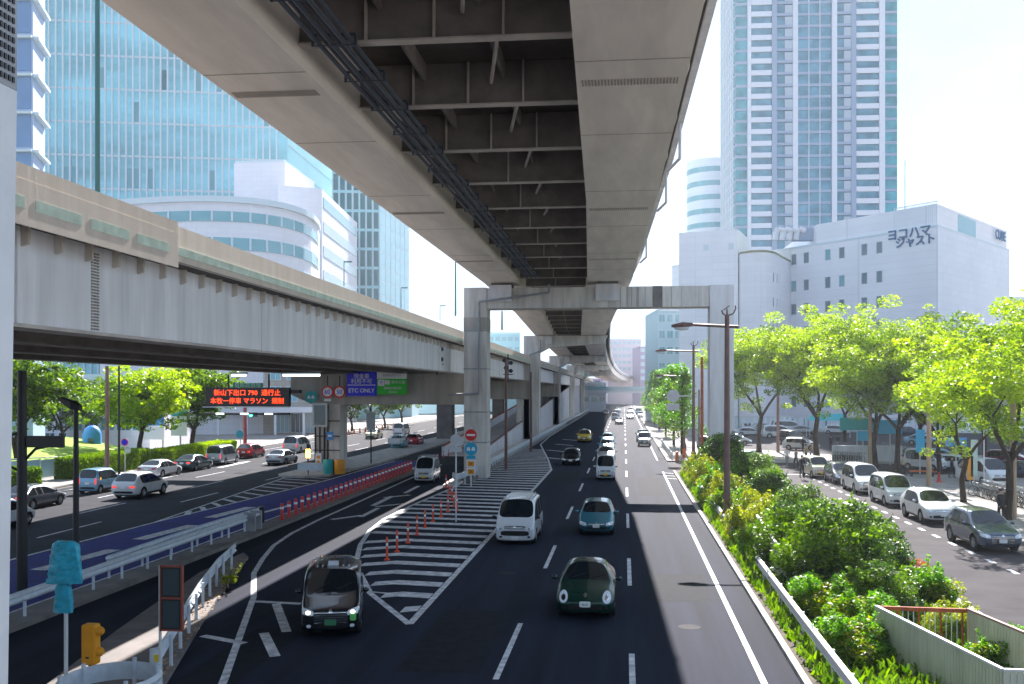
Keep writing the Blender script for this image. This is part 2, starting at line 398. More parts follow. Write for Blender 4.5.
# lane hatch kerbs
k=MB()
k.box(4.15,4.32,-20,86,-.01,.14); k.box(10.33,10.5,-20,83,-.01,.14); k.box(17.8,17.98,-20,84,-.01,.14)
k.box(4.15,4.35,98,520,-.01,.14)
struct('kerb',k,M['kerbstone'])
k=MB(); k.sheet([(4.32,-20),(10.33,-20),(10.33,83),(4.32,86)],.11); struct('median_soil',k,M['soil'])
k=MB(); k.box(17.98,60,-20,84,-.01,.125); struct('pavement',k,M['paving'])
k=MB(); k.box(4.35,13,98,520,-.01,.125); struct('pavement_far',k,M['paving'])
k=MB(); k.prism([(-70,-20),(-38.75,-20),(-38.75,50),(-40.35,75),(-44.15,110),(-46.2,300),(-70,300)],-.01,.125); struct('pavement_left',k,M['paving'])
# divider between blue lane and slip lane
k=MB(); k.prism([(-17.45,10),(-17.25,46),(-17.45,92),(-18.35,92),(-18.35,46),(-18.6,10)],-.01,.16); struct('divider_kerb',k,M['dark_concrete'])
# island between the two slip lanes
k=MB(); k.prism([(-8.7,14),(-10.3,21),(-13.2,31),(-15.4,39.6),(-16.0,40.6),(-15.9,36),(-14.4,27),(-13.0,20),(-13.0,14)],-.01,.07); struct('island',k,M['dark_concrete'])
k=MB(); k.prism([(-28.0,78.5),(-27.2,77),(-25.2,76.5),(-23.6,78),(-22.9,92),(-22.9,400),(-26.6,400),(-27.4,150),(-27.9,92)],-.01,.15); struct('pier_island',k,M['kerbstone'])
k=MB(); k.prism([(-14.1,400),(-12.0,400),(-12.0,73),(-12.2,70.4),(-12.9,70.4),(-13.1,73),(-14.0,110)],-.01,.16); struct('column_island',k,M['concrete'])

# ---------------------------------------------------------------- elevated roads
def interp(tab,y):
    if y<=tab[0][0]: return tab[0][1:]
    for a,b in zip(tab,tab[1:]):
        if a[0]<=y<=b[0]:
            t=(y-a[0])/(b[0]-a[0]); return tuple(a[i]+(b[i]-a[i])*t for i in range(1,len(a)))
    return tab[-1][1:]
# y, left girder outer, left girder inner, right girder inner, right girder outer, soffit z, centre heading shift
CV=[(-60,-11.45,-8.6,-1.0,1.85,15.5),(20,-11.45,-8.55,-1.15,1.8,15.5),(45,-11.25,-8.4,-1.7,1.45,15.5),(78,-10.95,-8.25,-2.85,.55,15.4),(106,-11.5,-8.7,-4.4,-.9,15.2),
    (140,-12.4,-9.8,-6.0,-2.6,14.7),(200,-13.3,-10.6,-6.9,-3.6,14.0),(260,-13.4,-10.7,-7.2,-4.0,13.6),(320,-13.2,-10.6,-7.1,-3.9,13.2),(380,-12.4,-9.8,-6.4,-3.2,12.8),(440,-10.5,-8,-4.6,-1.4,12.2),(510,-6,-3.5,0,3.2,11.4),(600,2,4.5,8,11,10.4)]
root=thing('elevated_expressway','beige twin box girder expressway running overhead along the road','viaduct',(-5,78,0))
ys=[-60,-20,0,20,30,45,60,78,92,106,123,140,170,200,230,260,290,320,350,380,410,440,475,510,555,600]
def cvsec(f): return [f(y_,*interp(CV,y_)) for y_ in ys]
for side in (0,1):
    def sec(y_,a,b,c,d,z):
        x0,x1=(a,b) if side==0 else (c,d)
        e=.25
        return [(x0,y_,z),(x1,y_,z),(x1+(.0 if side==0 else .0),y_,z+1.9),(x0,y_,z+1.9)]
    o=MB().loft(cvsec(sec)).build('box_girder',M['girder_paint'],root)
    # splice seams and bolt strips as thin plates under the soffit
    sm=MB()
    for y_ in [26,33.5,43,52,62,70]:
        a,b,c,d,z=interp(CV,y_); x0,x1=(a,b) if side==0 else (c,d)
        sm.box(x0+.02,x1-.02,y_,y_+.03,z-.012,z-.002)
    sm.build('seam',M['girder_seam'],o)
    for y_ in [27.6,47,64.5]:
        a,b,c,d,z=interp(CV,y_); x0,x1=(a,b) if side==0 else (c,d)
        bm_=MB(); n=int((x1-x0-.3)/.09)
        for r_ in range(4):
            for i in range(n): bm_.box(x0+.15+i*.09,x0+.19+i*.09,y_+r_*.14,y_+r_*.14+.06,z-.03,z-.001)
        bm_.build('bolt_plate',M['girder_seam'],o)
def dsec(y_,a,b,c,d,z): return [(a-.7,y_,z+1.9),(d+.75,y_,z+1.9),(d+.75,y_,z+2.2),(a-.7,y_,z+2.2)]
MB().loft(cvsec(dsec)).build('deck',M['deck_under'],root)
for s in (0,1):
    def psec(y_,a,b,c,d,z):
        x=(a-.7) if s==0 else (d+.75); w=.22 if s==0 else -.22
        return [(x,y_,z+1.75),(x+w,y_,z+1.75),(x+w,y_,z+3.2),(x,y_,z+3.2)]
    MB().loft(cvsec(psec)).build('parapet',M['concrete_cool'],root)
# brackets / noise-barrier bumps on the right edge
for y_ in range(14,150,6):
    a,b,c,d,z=interp(CV,y_); br=MB()
    br.add([(d+.01,y_,z+.5),(d+.01,y_+.25,z+.5),(d+.45,y_+.25,z+1.74),(d+.45,y_,z+1.74),(d+.01,y_,z+1.88),(d+.01,y_+.25,z+1.88),(d+.45,y_+.25,z+1.88),(d+.45,y_,z+1.88)],
        [(0,1,2,3),(4,5,6,7),(0,1,5,4),(3,2,6,7),(0,3,7,4),(1,2,6,5)])
    br.build('edge_bracket',M['girder_paint'],root)
for y_ in (38,47,66): 
    a,b,c,d,z=interp(CV,y_)
    dr=MB(); dr.box(d+.505,d+.7,y_,y_+2.4,z+1.9,z+2.6); dr.pipe([(d+.6,y_+1,z+1.9),(d+.6,y_+1,z+.4),(d+.2,y_+1.6,z+.1)],.06)
    dr.build('drain_box',M['concrete_cool'],root)
# cross frames between the girders
y=1.7; ci=0
while y<300:
    a,b,c,d,z=interp(CV,y); x0,x1=b+.003,c-.003
    cf=MB(); cf.box(x0,x1,y,y+.06,z+.55,z+1.89); cf.box(x0,x1,y-.16,y+.2,z+.50,z+.549,1)
    n=3 if y<42 else 1
    for i in range(1,n+1):
        X=x0+(x1-x0)*i/(n+1); cf.box(X-.03,X+.03,y-.14,y-.002,z+.55,z+1.88,1)
    cf.build('cross_beam',[M['crossframe'],M['crossflange']],root)
    y+=5.95; ci+=1
st=MB()
for fr in (.30,.66):
    st.loft([[(b+(c-b)*fr-.05,y_,z+1.35),(b+(c-b)*fr+.05,y_,z+1.35),(b+(c-b)*fr+.05,y_,z+1.88),(b+(c-b)*fr-.05,y_,z+1.88)] for y_,(a,b,c,d,z) in [(q,interp(CV,q)) for q in ys[:17]]])
st.build('stringer',M['crossframe'],root)
# diagonal lateral braces
db=MB(); y=1.7
while y<76:
    a,b,c,d,z=interp(CV,y); m_=(b+c)/2+.6
    db.tube((m_+1.1,y+.2,z+1.2),(m_+.1,y+5.85,z+1.2),.06,.06,6); y+=5.95
db.build('lateral_brace',M['crossflange'],root)
# cable pipes hanging under
for i in range(6):
    MB().pipe([(b+.75+(c-b)*.0+i*.17+(0 if y_<70 else .0),y_,z+.30+(i%2)*.07) for y_,(a,b,c,d,z) in [(q,interp(CV,q)) for q in (-60,20,45,60,77)]],.065,8).build('cable_pipe',M['pipe_blue'],root)
y=4
while y<76:
    a,b,c,d,z=interp(CV,y); hg=MB(); hg.box(b+.62,b+1.75,y,y+.06,z+.44,z+.497); hg.box(b+.60,b+.66,y,y+.08,z+.2,z+.44); hg.box(b+1.72,b+1.78,y,y+.08,z+.2,z+.44); hg.box(b+.6,b+1.78,y,y+.03,z+.185,z+.21); hg.build('pipe_hanger',M['pipe_blue'],root); y+=2.95
if 0: hg.build('pipe_hanger',M['crossflange'],root)

# portal pier
pt=thing('portal_pier','pale steel portal frame of two columns carrying the overhead expressway','pier',(-11.6,78,0))
XL0,XL1=-12.55,-10.75; XR0,XR1=6.55,8.35
MB().box(XL0,XL1,77.6,79.8,0,15.05).build('column',M['concrete'],pt)
MB().box(XR0,XR1,77.6,79.8,.1,15.05).build('column',M['concrete_cool'],pt)
bmk=MB().box(XL1+.002,XR0-.002,77.7,79.7,13.4,15.0).build('beam',M['concrete'],pt)
MB().box(2.2,2.95,77.66,77.697,13.38,15.02).build('drain_stain_panel',M['dark_concrete'],bmk)
for xx,w in ((-.3,.05),(.2,.12),(.55,.06),(.95,.2),(1.6,.05),(3.6,.06),(4.4,.04),(-1.2,.04),(5.7,.04)):
    MB().box(xx,xx+w,77.685,77.698,13.42,14.98).build('rust_streak',M['concrete_stain'],bmk)
for X0,X1 in ((-10.45,-8.75),(-2.2,-.35)):
    MB().box(X0+.1,X1-.1,77.5,79.9,15.002,15.38).build('bearing',M['dark_concrete'],pt)
    MB().box(X0,X1,77.35,77.64,13.9,15.2).build('stop_block',M['concrete_cool'],pt)
MB().pipe([(-5.8,77.3,15.2),(-5.8,77.3,14.55),(-11.3,77.3,13.9),(-11.3,77.4,6.7),(-13.8,77.4,6.6)],.09,8).build('drain_pipe',M['grey_metal'],pt)
for zz in (2.8,5.2,8.6,11.6): MB().box(XL0-.03,XL1+.03,77.57,79.83,zz,zz+.09).build('band',M['grey_metal'],pt)
MB().box(XL0-.02,XL1+.02,77.58,79.82,11.72,12.7).build('patch',M['concrete_stain'],pt)
# haunched single column piers further on
for i,Y in enumerate((140,200,260,320)):
    a,b,c,d,z=interp(CV,Y); xc=a-.5
    pr=thing('haunched_pier',['nearest haunched single column pier behind the portal frame','second haunched pier beyond the portal frame, narrower looking','third haunched pier down the road under the viaduct','farthest haunched pier where the viaduct starts to bend'][i],'pier',(xc,Y,0),'haunched piers of the overhead expressway')
    MB().box(xc-1.1,xc+1.1,Y-1,Y+1.2,0,z-2.4).build('column',M['concrete'],pr)
    pol=[(xc-1.1,z-2.398),(xc+1.1,z-2.398),(xc+2.4,z-1.7),(d-.2,z-1.15),(d+.3,z-.05),(xc-1.1,z-.05)]
    MB().loft([[(p[0],yy_,p[1]) for p in pol] for yy_ in (Y-.95,Y+1.15)]).build('cap_beam',M['concrete'],pr)
    MB().box(b-1.2,b-.2,Y-.97,Y-.951-.35,z-1.2,z-.2).build('stop_block',M['concrete_cool'],pr)
    MB().pipe([(xc+1.3,Y-1.3,z-.6),(xc+1.3,Y-1.3,z-2.2),(xc-.2,Y-1.3,z-2.7),(xc-.2,Y-1.3,1)],.1,6).build('drain_pipe',M['grey_metal'],pr)

# left viaduct
lv=thing('steel_girder_viaduct','wide white girder viaduct with green striped concrete parapet','viaduct',(-21,84,0))
ya,yb=-60,420
def lx(y_): return 0 if y_<150 else (y_-150)*.0
MB().box(-14.25,-14.0,ya,yb,8.45,10.75).build('girder_web',M['web_paint'],lv)
MB().box(-14.55,-13.7,ya,yb,8.36,8.448).build('bottom_flange',M['crossflange'],lv)
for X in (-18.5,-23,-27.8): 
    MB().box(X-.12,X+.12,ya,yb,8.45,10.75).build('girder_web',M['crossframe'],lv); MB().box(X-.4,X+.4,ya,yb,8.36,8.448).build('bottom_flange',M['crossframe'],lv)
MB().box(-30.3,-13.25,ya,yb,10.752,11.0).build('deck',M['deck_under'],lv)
MB().add([(-13.0,ya,10.70),(-13.0,yb,10.70),(-13.02,yb,11.74),(-13.02,ya,11.74),(-13.24,ya,10.70),(-13.24,yb,10.70),(-13.24,yb,11.74),(-13.24,ya,11.74)],
   [(0,1,2,3),(4,5,6,7),(0,1,5,4),(3,2,6,7),(0,3,7,4),(1,2,6,5)]).build('parapet',M['parapet'],lv)
MB().box(-13.26,-12.94,ya,27.8,11.5,11.83).build('parapet_cap',M['parapet'],lv)
MB().box(-12.999,-12.93,ya,27.8,10.5,11.495).build('parapet_facing',M['parapet'],lv)
MB().box(-30.5,-30.3,ya,yb,10.6,11.95).build('parapet',M['parapet'],lv)
MB().box(-12.995,-12.975,27.85,yb,10.88,11.12).build('green_stripe',M['parapet_green'],lv)
gs=MB(); y=0.
while y<27.5:
    gs.box(-12.9285,-12.922,y,y+1.9,10.86,11.12); y+=2.3
gs.build('green_stripe',M['parapet_green'],lv)
y=19.0; kk=0
while y<118:
    b_=MB(); b_.add([(-13.998,y,10.28),(-13.998,y+.09,10.28),(-13.80,y+.09,10.34),(-13.80,y,10.34),(-13.998,y,10.748),(-13.998,y+.09,10.748),(-13.80,y+.09,10.748),(-13.80,y,10.748)],
        [(0,1,2,3),(4,5,6,7),(0,1,5,4),(3,2,6,7),(0,3,7,4),(1,2,6,5)])
    if kk<99: b_.build('bracket',M['parapet'],lv)
    y+=1.4; kk+=1
for y_ in (21.6,37.3,52,72,92,112): 
    MB().box(-13.998,-13.94,y_,y_+.12,8.46,10.6).build('stiffener',M['web_paint'],lv)
bo=MB()
for r_ in range(26): 
    for c_ in range(3): bo.box(-13.998,-13.955,24.9+c_*.14,24.97+c_*.14,8.52+r_*.08,8.565+r_*.08)
bo.build('bolt_plate',M['girder_seam'],lv)
cs=MB(); y=4
while y<300: cs.box(-27.6,-14.3,y,y+.15,8.9,10.74); y+=6
cs.build('cross_frame',M['crossframe'],lv)
# parapet stains: drip marks are a real deposit
# its piers
for i,Y in enumerate((84,140,200)):
    p_=thing('crossbeam_pier',['dark crossbeam pier with signs hung on it, beneath the left viaduct','plain brown square pier further back under the left viaduct','farthest pier under the left viaduct'][i],'pier',(-25.3,Y,0),'piers of the left viaduct')
    MB().box(-26.4,-24.2,Y-1,Y+1.4,0,5.75).build('column',M['concrete'] if i==0 else M['dark_concrete'],p_)
    MB().loft([[(-28.5,yy_,6.6),(-26.6,yy_,5.75),(-12.9,yy_,5.75),(-12.9,yy_,8.355),(-28.5,yy_,8.355)] for yy_ in (Y-1.05,Y+1.45)]).build('crossbeam',M['concrete_stain'],p_)
    if i>0: MB().box(-15,-13,Y-1,Y+1.4,0,5.748).build('column',M['concrete'],p_)
    else:
        cb=MB()
        for xx in (-26.3,-25.9,-25.5,-25.2): cb.tube((xx,Y-1.09,.3),(xx,Y-1.09,5.7),.07,.07,6)
        for zz in (1.8,3.0,4.3): cb.box(-26.5,-24.1,Y-1.2,Y-1.17,zz,zz+.08)
        cb.build('conduit',M['black_metal'],p_)
# ramp up to the expressway
rp=thing('access_ramp','pale concrete ramp with parapets climbing beyond the portal column','ramp',(-18,95,0))
def rz(y_): return max(.02,.02+(y_-104)*.045)
yy=[104,118,150,200,260,330]
MB().loft([[(-18.9,q,-.0),(-14.4,q,-.0),(-14.4,q,rz(q)),(-18.9,q,rz(q))] for q in yy]).build('deck',M['concrete'],rp)
for x in (-14.39,-19.2):
    MB().loft([[(x,q,0),(x+.28,q,0),(x+.28,q,rz(q)+1.0),(x,q,rz(q)+1.0)] for q in yy]).build('parapet',M['concrete_cool'],rp)
    MB().loft([[(x+.02,q,rz(q)+1.002),(x+.26,q,rz(q)+1.002),(x+.26,q,rz(q)+1.12),(x+.02,q,rz(q)+1.12)] for q in yy]).build('coping',M['rust'] if x<-18 else M['pinkbrown_metal'],rp)
# foreground pillar
fp=thing('steel_pillar','pale grey steel pillar cut off at the left edge of view','pillar',(-3,4,0))
MB().add([(-3.9,3.9,0),(-2.912,3.9,0),(-2.912,4.3,0),(-3.9,4.3,0),(-3.6,3.9,8.28),(-2.777,3.9,8.28),(-2.777,4.3,8.28),(-3.6,4.3,8.28)],[(0,3,2,1),(4,5,6,7),(0,1,5,4),(1,2,6,5),(2,3,7,6),(3,0,4,7)]).build('shaft',M['pale_metal'],fp)
gr=MB(); gr.box(-3.6,-2.777,3.9,4.3,8.282,10.5); gr.build('perforated_panel',M['grey_metal'],fp)
hl=MB()
for i in range(12):
    for j in range(14): hl.box(-2.776,-2.77,3.93+i*.03,3.945+i*.03,8.31+j*.045,8.335+j*.045)
hl.build('hole',M['black_metal'],fp)['kind']='stuff'
# ---------------------------------------------------------------- vehicles
def patch(bvh,axis,cu,cz,su,sz,off=.012,exp=2.5,n=8,sh=0,side=1,skew=0):
    """a plate that follows the body. axis 'y': seen from front(side=-1)/rear(1), u=x ; axis 'x': seen from side, u=y"""
    mb=MB(); pts=[];ok=True
    for j in range(n+1):
        for i in range(n+1):
            a=-1+2*i/n; b=-1+2*j/n
            # square to superellipse
            r=max(abs(a),abs(b)); 
            if r>0:
                nrm=(abs(a)**exp+abs(b)**exp)**(1/exp); k=r/nrm
                a*=k;b*=k
            u=cu+a*su+b*skew; z=cz+b*sz+a*sh
            if axis=='y':
                o=Vector((u,side*6,z)); d=Vector((0,-side,0))
            elif axis=='x':
                o=Vector((side*4,u,z)); d=Vector((-side,0,0))
            hit=bvh.ray_cast(o,d)
            if hit[0] is None: p=None
            else: p=hit[0]-d*off
            pts.append(p)
    # fill the misses with the nearest hit
    good=[p for p in pts if p is not None]
    if not good: return None
    for q,p in enumerate(pts):
        if p is None:
            j,i=divmod(q,n+1); a=-1+2*i/n;b=-1+2*j/n
            best=min(good,key=lambda g_:(((g_.x if axis=='y' else g_.y)-(cu+a*su))**2+(g_.z-(cz+b*sz))**2)); pts[q]=best.copy()
    N=n+1; d=Vector((0,-side,0)) if axis=='y' else Vector((-side,0,0))
    vs=[tuple(p) for p in pts]+[tuple(p+d*(off+.03)) for p in pts]
    fs=[]
    for j in range(n):
        for i in range(n):
            q=j*N+i; fs.append((q,q+1,q+N+1,q+N))
    border=[(i,i+1) for i in range(n)]+[(j*N+n,(j+1)*N+n) for j in range(n)]+[(n*N+i+1,n*N+i) for i in reversed(range(n))]+[((j+1)*N,j*N) for j in reversed(range(n))]
    for a,b in border: fs.append((b,a,a+N*N,b+N*N))
    return mb.add(vs,fs)

CARS={
 'sedan': dict(L=4.6,W=1.8,H=1.42,zn=.62,zh=.74,yc=1.15,zc=.94,yrf=2.0,yrr=3.35,yrb=4.05,zrb=1.0,zd=.98,wr=.70,zb=.9,wb=2.75,wf=.85,rw=.32),
 'coupe': dict(L=4.27,W=1.82,H=1.49,zn=.58,zh=.80,yc=1.25,zc=.98,yrf=1.85,yrr=2.75,yrb=3.75,zrb=.98,zd=.85,wr=.66,zb=.93,wb=2.53,wf=.84,rw=.335),
 'hatch': dict(L=4.1,W=1.72,H=1.5,zn=.62,zh=.80,yc=.95,zc=1.0,yrf=1.7,yrr=3.6,yrb=4.0,zrb=1.02,zd=.9,wr=.74,zb=.95,wb=2.55,wf=.78,rw=.30),
 'suv': dict(L=4.55,W=1.84,H=1.66,zn=.78,zh=.94,yc=1.2,zc=1.10,yrf=1.95,yrr=3.75,yrb=4.38,zrb=1.12,zd=1.0,wr=.74,zb=1.04,wb=2.68,wf=.88,rw=.36,gz=.24),
 'minivan': dict(L=4.9,W=1.85,H=1.93,zn=.85,zh=1.0,yc=.85,zc=1.18,yrf=1.75,yrr=4.6,yrb=4.83,zrb=1.12,zd=1.0,wr=.80,zb=1.06,wb=2.95,wf=.92,rw=.35),
 'smallvan': dict(L=4.2,W=1.7,H=1.85,zn=.8,zh=.95,yc=.6,zc=1.1,yrf=1.35,yrr=3.95,yrb=4.13,zrb=1.08,zd=.95,wr=.84,zb=1.02,wb=2.6,wf=.7,rw=.32),
 'keivan': dict(L=3.4,W=1.48,H=1.9,zn=.78,zh=.92,yc=.28,zc=1.05,yrf=.95,yrr=3.2,yrb=3.34,zrb=1.08,zd=.95,wr=.88,zb=1.0,wb=2.4,wf=.5,rw=.28),
 'keibox': dict(L=3.4,W=1.48,H=1.68,zn=.78,zh=.95,yc=.72,zc=1.06,yrf=1.25,yrr=3.15,yrb=3.32,zrb=1.04,zd=.95,wr=.86,zb=1.0,wb=2.45,wf=.5,rw=.29),
 'bigvan': dict(L=4.84,W=1.80,H=1.98,zn=.85,zh=1.02,yc=.42,zc=1.18,yrf=1.25,yrr=4.6,yrb=4.78,zrb=1.15,zd=1.0,wr=.86,zb=1.1,wb=2.57,wf=.95,rw=.33),
 'taxi': dict(L=4.4,W=1.70,H=1.75,zn=.80,zh=.94,yc=.95,zc=1.10,yrf=1.45,yrr=3.95,yrb=4.3,zrb=1.06,zd=.98,wr=.92,zb=1.0,wb=2.75,wf=.8,rw=.31),
 'jeep': dict(L=3.95,W=1.62,H=1.78,zn=.9,zh=1.02,yc=1.3,zc=1.12,yrf=1.62,yrr=3.7,yrb=3.78,zrb=1.1,zd=1.0,wr=.90,zb=1.06,wb=2.3,wf=.72,rw=.37,gz=.3),
}
_cages={}
def cage(kind):
    if kind in _cages: return _cages[kind]
    p=CARS[kind]; W=p['W']/2; L=p['L']; H=p['H']; gz=p.get('gz',.18); wr=p['wr']; zb=p['zb']
    S=[] # (y, section half points)
    def low(w,zs,z0=gz,zm=None): 
        zm=zm or (z0+.32)
        return [(0,z0),(w*.86,z0),(w*.985,z0+.10),(w,zm+.06),(w*.985,zs-.10)]
    def hood(y,w,zt,z0=gz,fl=.93): return (y,low(w,zt,z0)+[(w*fl,zt-.035),(w*(fl-.1),zt-.005),(w*.4,zt+.015),(0,zt+.025)])
    van=p['yc']<.8
    q_=.90 if (van or kind in('jeep','taxi','minivan')) else .80
    S.append((0.0,[(0,gz+.06),(W*(q_-.16),gz+.06),(W*(q_-.05),gz+.14),(W*q_,gz+.3),(W*q_,p['zn']-.12),(W*(q_-.07),p['zn']-.05),(W*(q_-.18),p['zn']-.02),(W*.3,p['zn']),(0,p['zn'])]))
    S.append(hood(.13 if not van else .07,W*.935,p['zn']+.055,gz+.02))
    S.append(hood(.42 if not van else .16,W*.985,p['zh']))
    if not van: S.append(hood(p['yc']*.72,W,(p['zh']*.45+p['zc']*.55)))
    S.append((p['yc'],low(W,zb+.02)+[(W*.95,p['zc']-.04),(W*(.92 if van else .88),p['zc']),(W*.45,p['zc']+.015),(0,p['zc']+.02)]))
    wt=W*wr
    def roof(y,dz=0,ws=1): return (y,low(W,zb+.03)+[(wt*ws+.02,H-.15+dz),(wt*ws-(.035 if van else .06),H-.055+dz),(wt*.5,H-.015+dz),(0,H+dz)])
    sc=low
    S.append(roof(p['yrf'],-.02)); 
    yB=p['yrf']+ (p['yrr']-p['yrf'])*(.38 if p['yrr']-p['yrf']<2 else .28)
    S.append(roof(yB)); S.append(roof(yB+.09))
    yC=p['yrf']+(p['yrr']-p['yrf'])*(.80 if p['yrr']-p['yrf']<2 else .66)
    S.append(roof(yC)); S.append(roof(yC+.09,-.005))
    S.append(roof(p['yrr'],-.03,.97))
    S.append((p['yrb'],low(W*.98,p['zrb']-.02)+[(W*.93,p['zrb']-.04),(W*.84,p['zrb']),(W*.45,p['zrb']+.015),(0,p['zrb']+.02)]))
    if L-p['yrb']>.3: S.append(hood(L-.18,W*.95,p['zd'],gz+.03))
    S.append((L,[(0,gz+.1),(W*.66,gz+.1),(W*.78,gz+.2),(W*.86,gz+.36),(W*.86,p['zd']-.16),(W*.82,p['zd']-.08),(W*.7,p['zd']-.05),(W*.35,p['zd']-.04),(0,p['zd']-.04)]))
    nS=len(S); ic=4 if not van else 3; irf=ic+1; iB=irf+1; iC=irf+3; irr=irf+5; irb=irr+1
    sp=p.get('solid',None)
    vs=[];fs=[];mi=[]
    K=16
    for y,h in S:
        ring=[(h[k][0],h[k][1]) for k in range(9)]+[(-h[k][0],h[k][1]) for k in range(7,0,-1)]
        for x,z in ring: vs.append((x,y-L/2,z))
    for i in range(nS-1):
        for k in range(K):
            a=i*K+k;b=i*K+(k+1)%K
            fs.append((a,b,b+K,a+K)); kk=k if k<8 else 15-k
            m=0
            if ic<=i<irb:
                if kk==4:
                    if i==ic or i==irr: m=2 if i==ic else (2 if p['L']-p['yrb']>.3 else 0)
                    elif i==iB or i==iC: m=4
                    else: m=2
                elif kk>=6:
                    if i==ic: m=1
                    elif i==irr: m=3
            mi.append(m)
    fs.append(tuple(reversed(range(K))));mi.append(0); fs.append(tuple(range((nS-1)*K,nS*K)));mi.append(0)
    me=bpy.data.meshes.new('cage'); me.from_pydata(vs,[],fs)
    me.polygons.foreach_set('material_index',mi)
    bm=bmesh.new(); bm.from_mesh(me); bmesh.ops.recalc_face_normals(bm,faces=bm.faces)
    cl=bm.edges.layers.float.new('crease_edge')
    for e in bm.edges:
        f=e.link_faces
        if len(f)==2 and f[0].material_index!=f[1].material_index: e[cl]=.88
        ys=[v.co.y+L/2 for v in e.verts]
        if abs(ys[0]-ys[1])<1e-4 and abs(ys[0])<1e-4: e[cl]=.25
        # shoulder line
    bm.to_mesh(me); bm.free()
    for i in range(6): me.materials.append(None)
    ob=bpy.data.objects.new('cage',me); COL.objects.link(ob)
    sm=ob.modifiers.new('s','SUBSURF'); sm.levels=2; sm.render_levels=2
    wf=p['wf']; yw=[wf-L/2, wf+p['wb']-L/2]
    cut=MB()
    for y in yw:
        for s in (-1,1): 
            t=MB().lathe([(0,s*(W-.27)),(p['rw']+.055,s*(W-.27)),(p['rw']+.055,s*(W+.2)),(0,s*(W+.2))],(0,y,p['rw']),'x',28); cut.add(t.v,t.f)
    co=MB.build(cut,'cut',M['car_black']); co.data.materials.clear()
    for i in range(5): co.data.materials.append(None)
    co.data.materials.append(M['car_black'])
    co.data.polygons.foreach_set('material_index',[5]*len(co.data.polygons))
    bm=bmesh.new(); bm.from_mesh(co.data); bmesh.ops.remove_doubles(bm,verts=bm.verts,dist=1e-5); bmesh.ops.recalc_face_normals(bm,faces=bm.faces); bm.to_mesh(co.data); bm.free()
    bo=ob.modifiers.new('b','BOOLEAN'); bo.object=co; bo.operation='DIFFERENCE'; bo.solver='EXACT'
    try: bo.material_mode='INDEX'
    except Exception: pass
    dg=bpy.context.evaluated_depsgraph_get(); ev=ob.evaluated_get(dg)
    m2=bpy.data.meshes.new_from_object(ev)
    V=[tuple(v.co) for v in m2.vertices]; P=[(tuple(q.vertices),q.material_index) for q in m2.polygons]
    bpy.data.objects.remove(ob); bpy.data.objects.remove(co)
    bvh=BVHTree.FromPolygons(V,[q[0] for q in P])
    _cages[kind]=(V,P,bvh,p); return _cages[kind]
def sub(V,P,idx):
    used={};fs=[];vs=[]
    for f,m in P:
        if m in idx:
            q=[]
            for v in f:
                if v not in used: used[v]=len(vs); vs.append(V[v])
                q.append(used[v])
            fs.append(q)
    mb=MB(); mb.v=vs; mb.f=fs; mb.m=[0]*len(fs); return mb
def wheel(root,x,y,r,w,big,s):
    t=MB().lathe([(r*.62,x-w/2),(r*.93,x-w/2),(r,x-w/2+.03),(r,x+w/2-.03),(r*.93,x+w/2),(r*.62,x+w/2)],(0,y,r),'x',24).build('tyre',M['tyre'],root,smooth=True)
    xo=x+s*(w/2-.012)
    rm=MB(); rm.lathe([(0,xo-s*.05),(r*.5,xo-s*.05),(r*.60,xo-s*.02),(r*.64,xo),(r*.66,xo-s*.02)],(0,y,r),'x',24)
    rm.lathe([(0,xo),(r*.14,xo),(r*.15,xo-s*.05)],(0,y,r),'x',12)
    for k in range(6 if big else 5):
        a=2*math.pi*k/(6 if big else 5); c=Vector((xo-s*.015,y,r)); e=c+Vector((0,math.cos(a)*r*.6,math.sin(a)*r*.6))
        rm.tube(c,e,.03,.022,5)
    rm.build('rim',M['rim'],t,smooth=True)
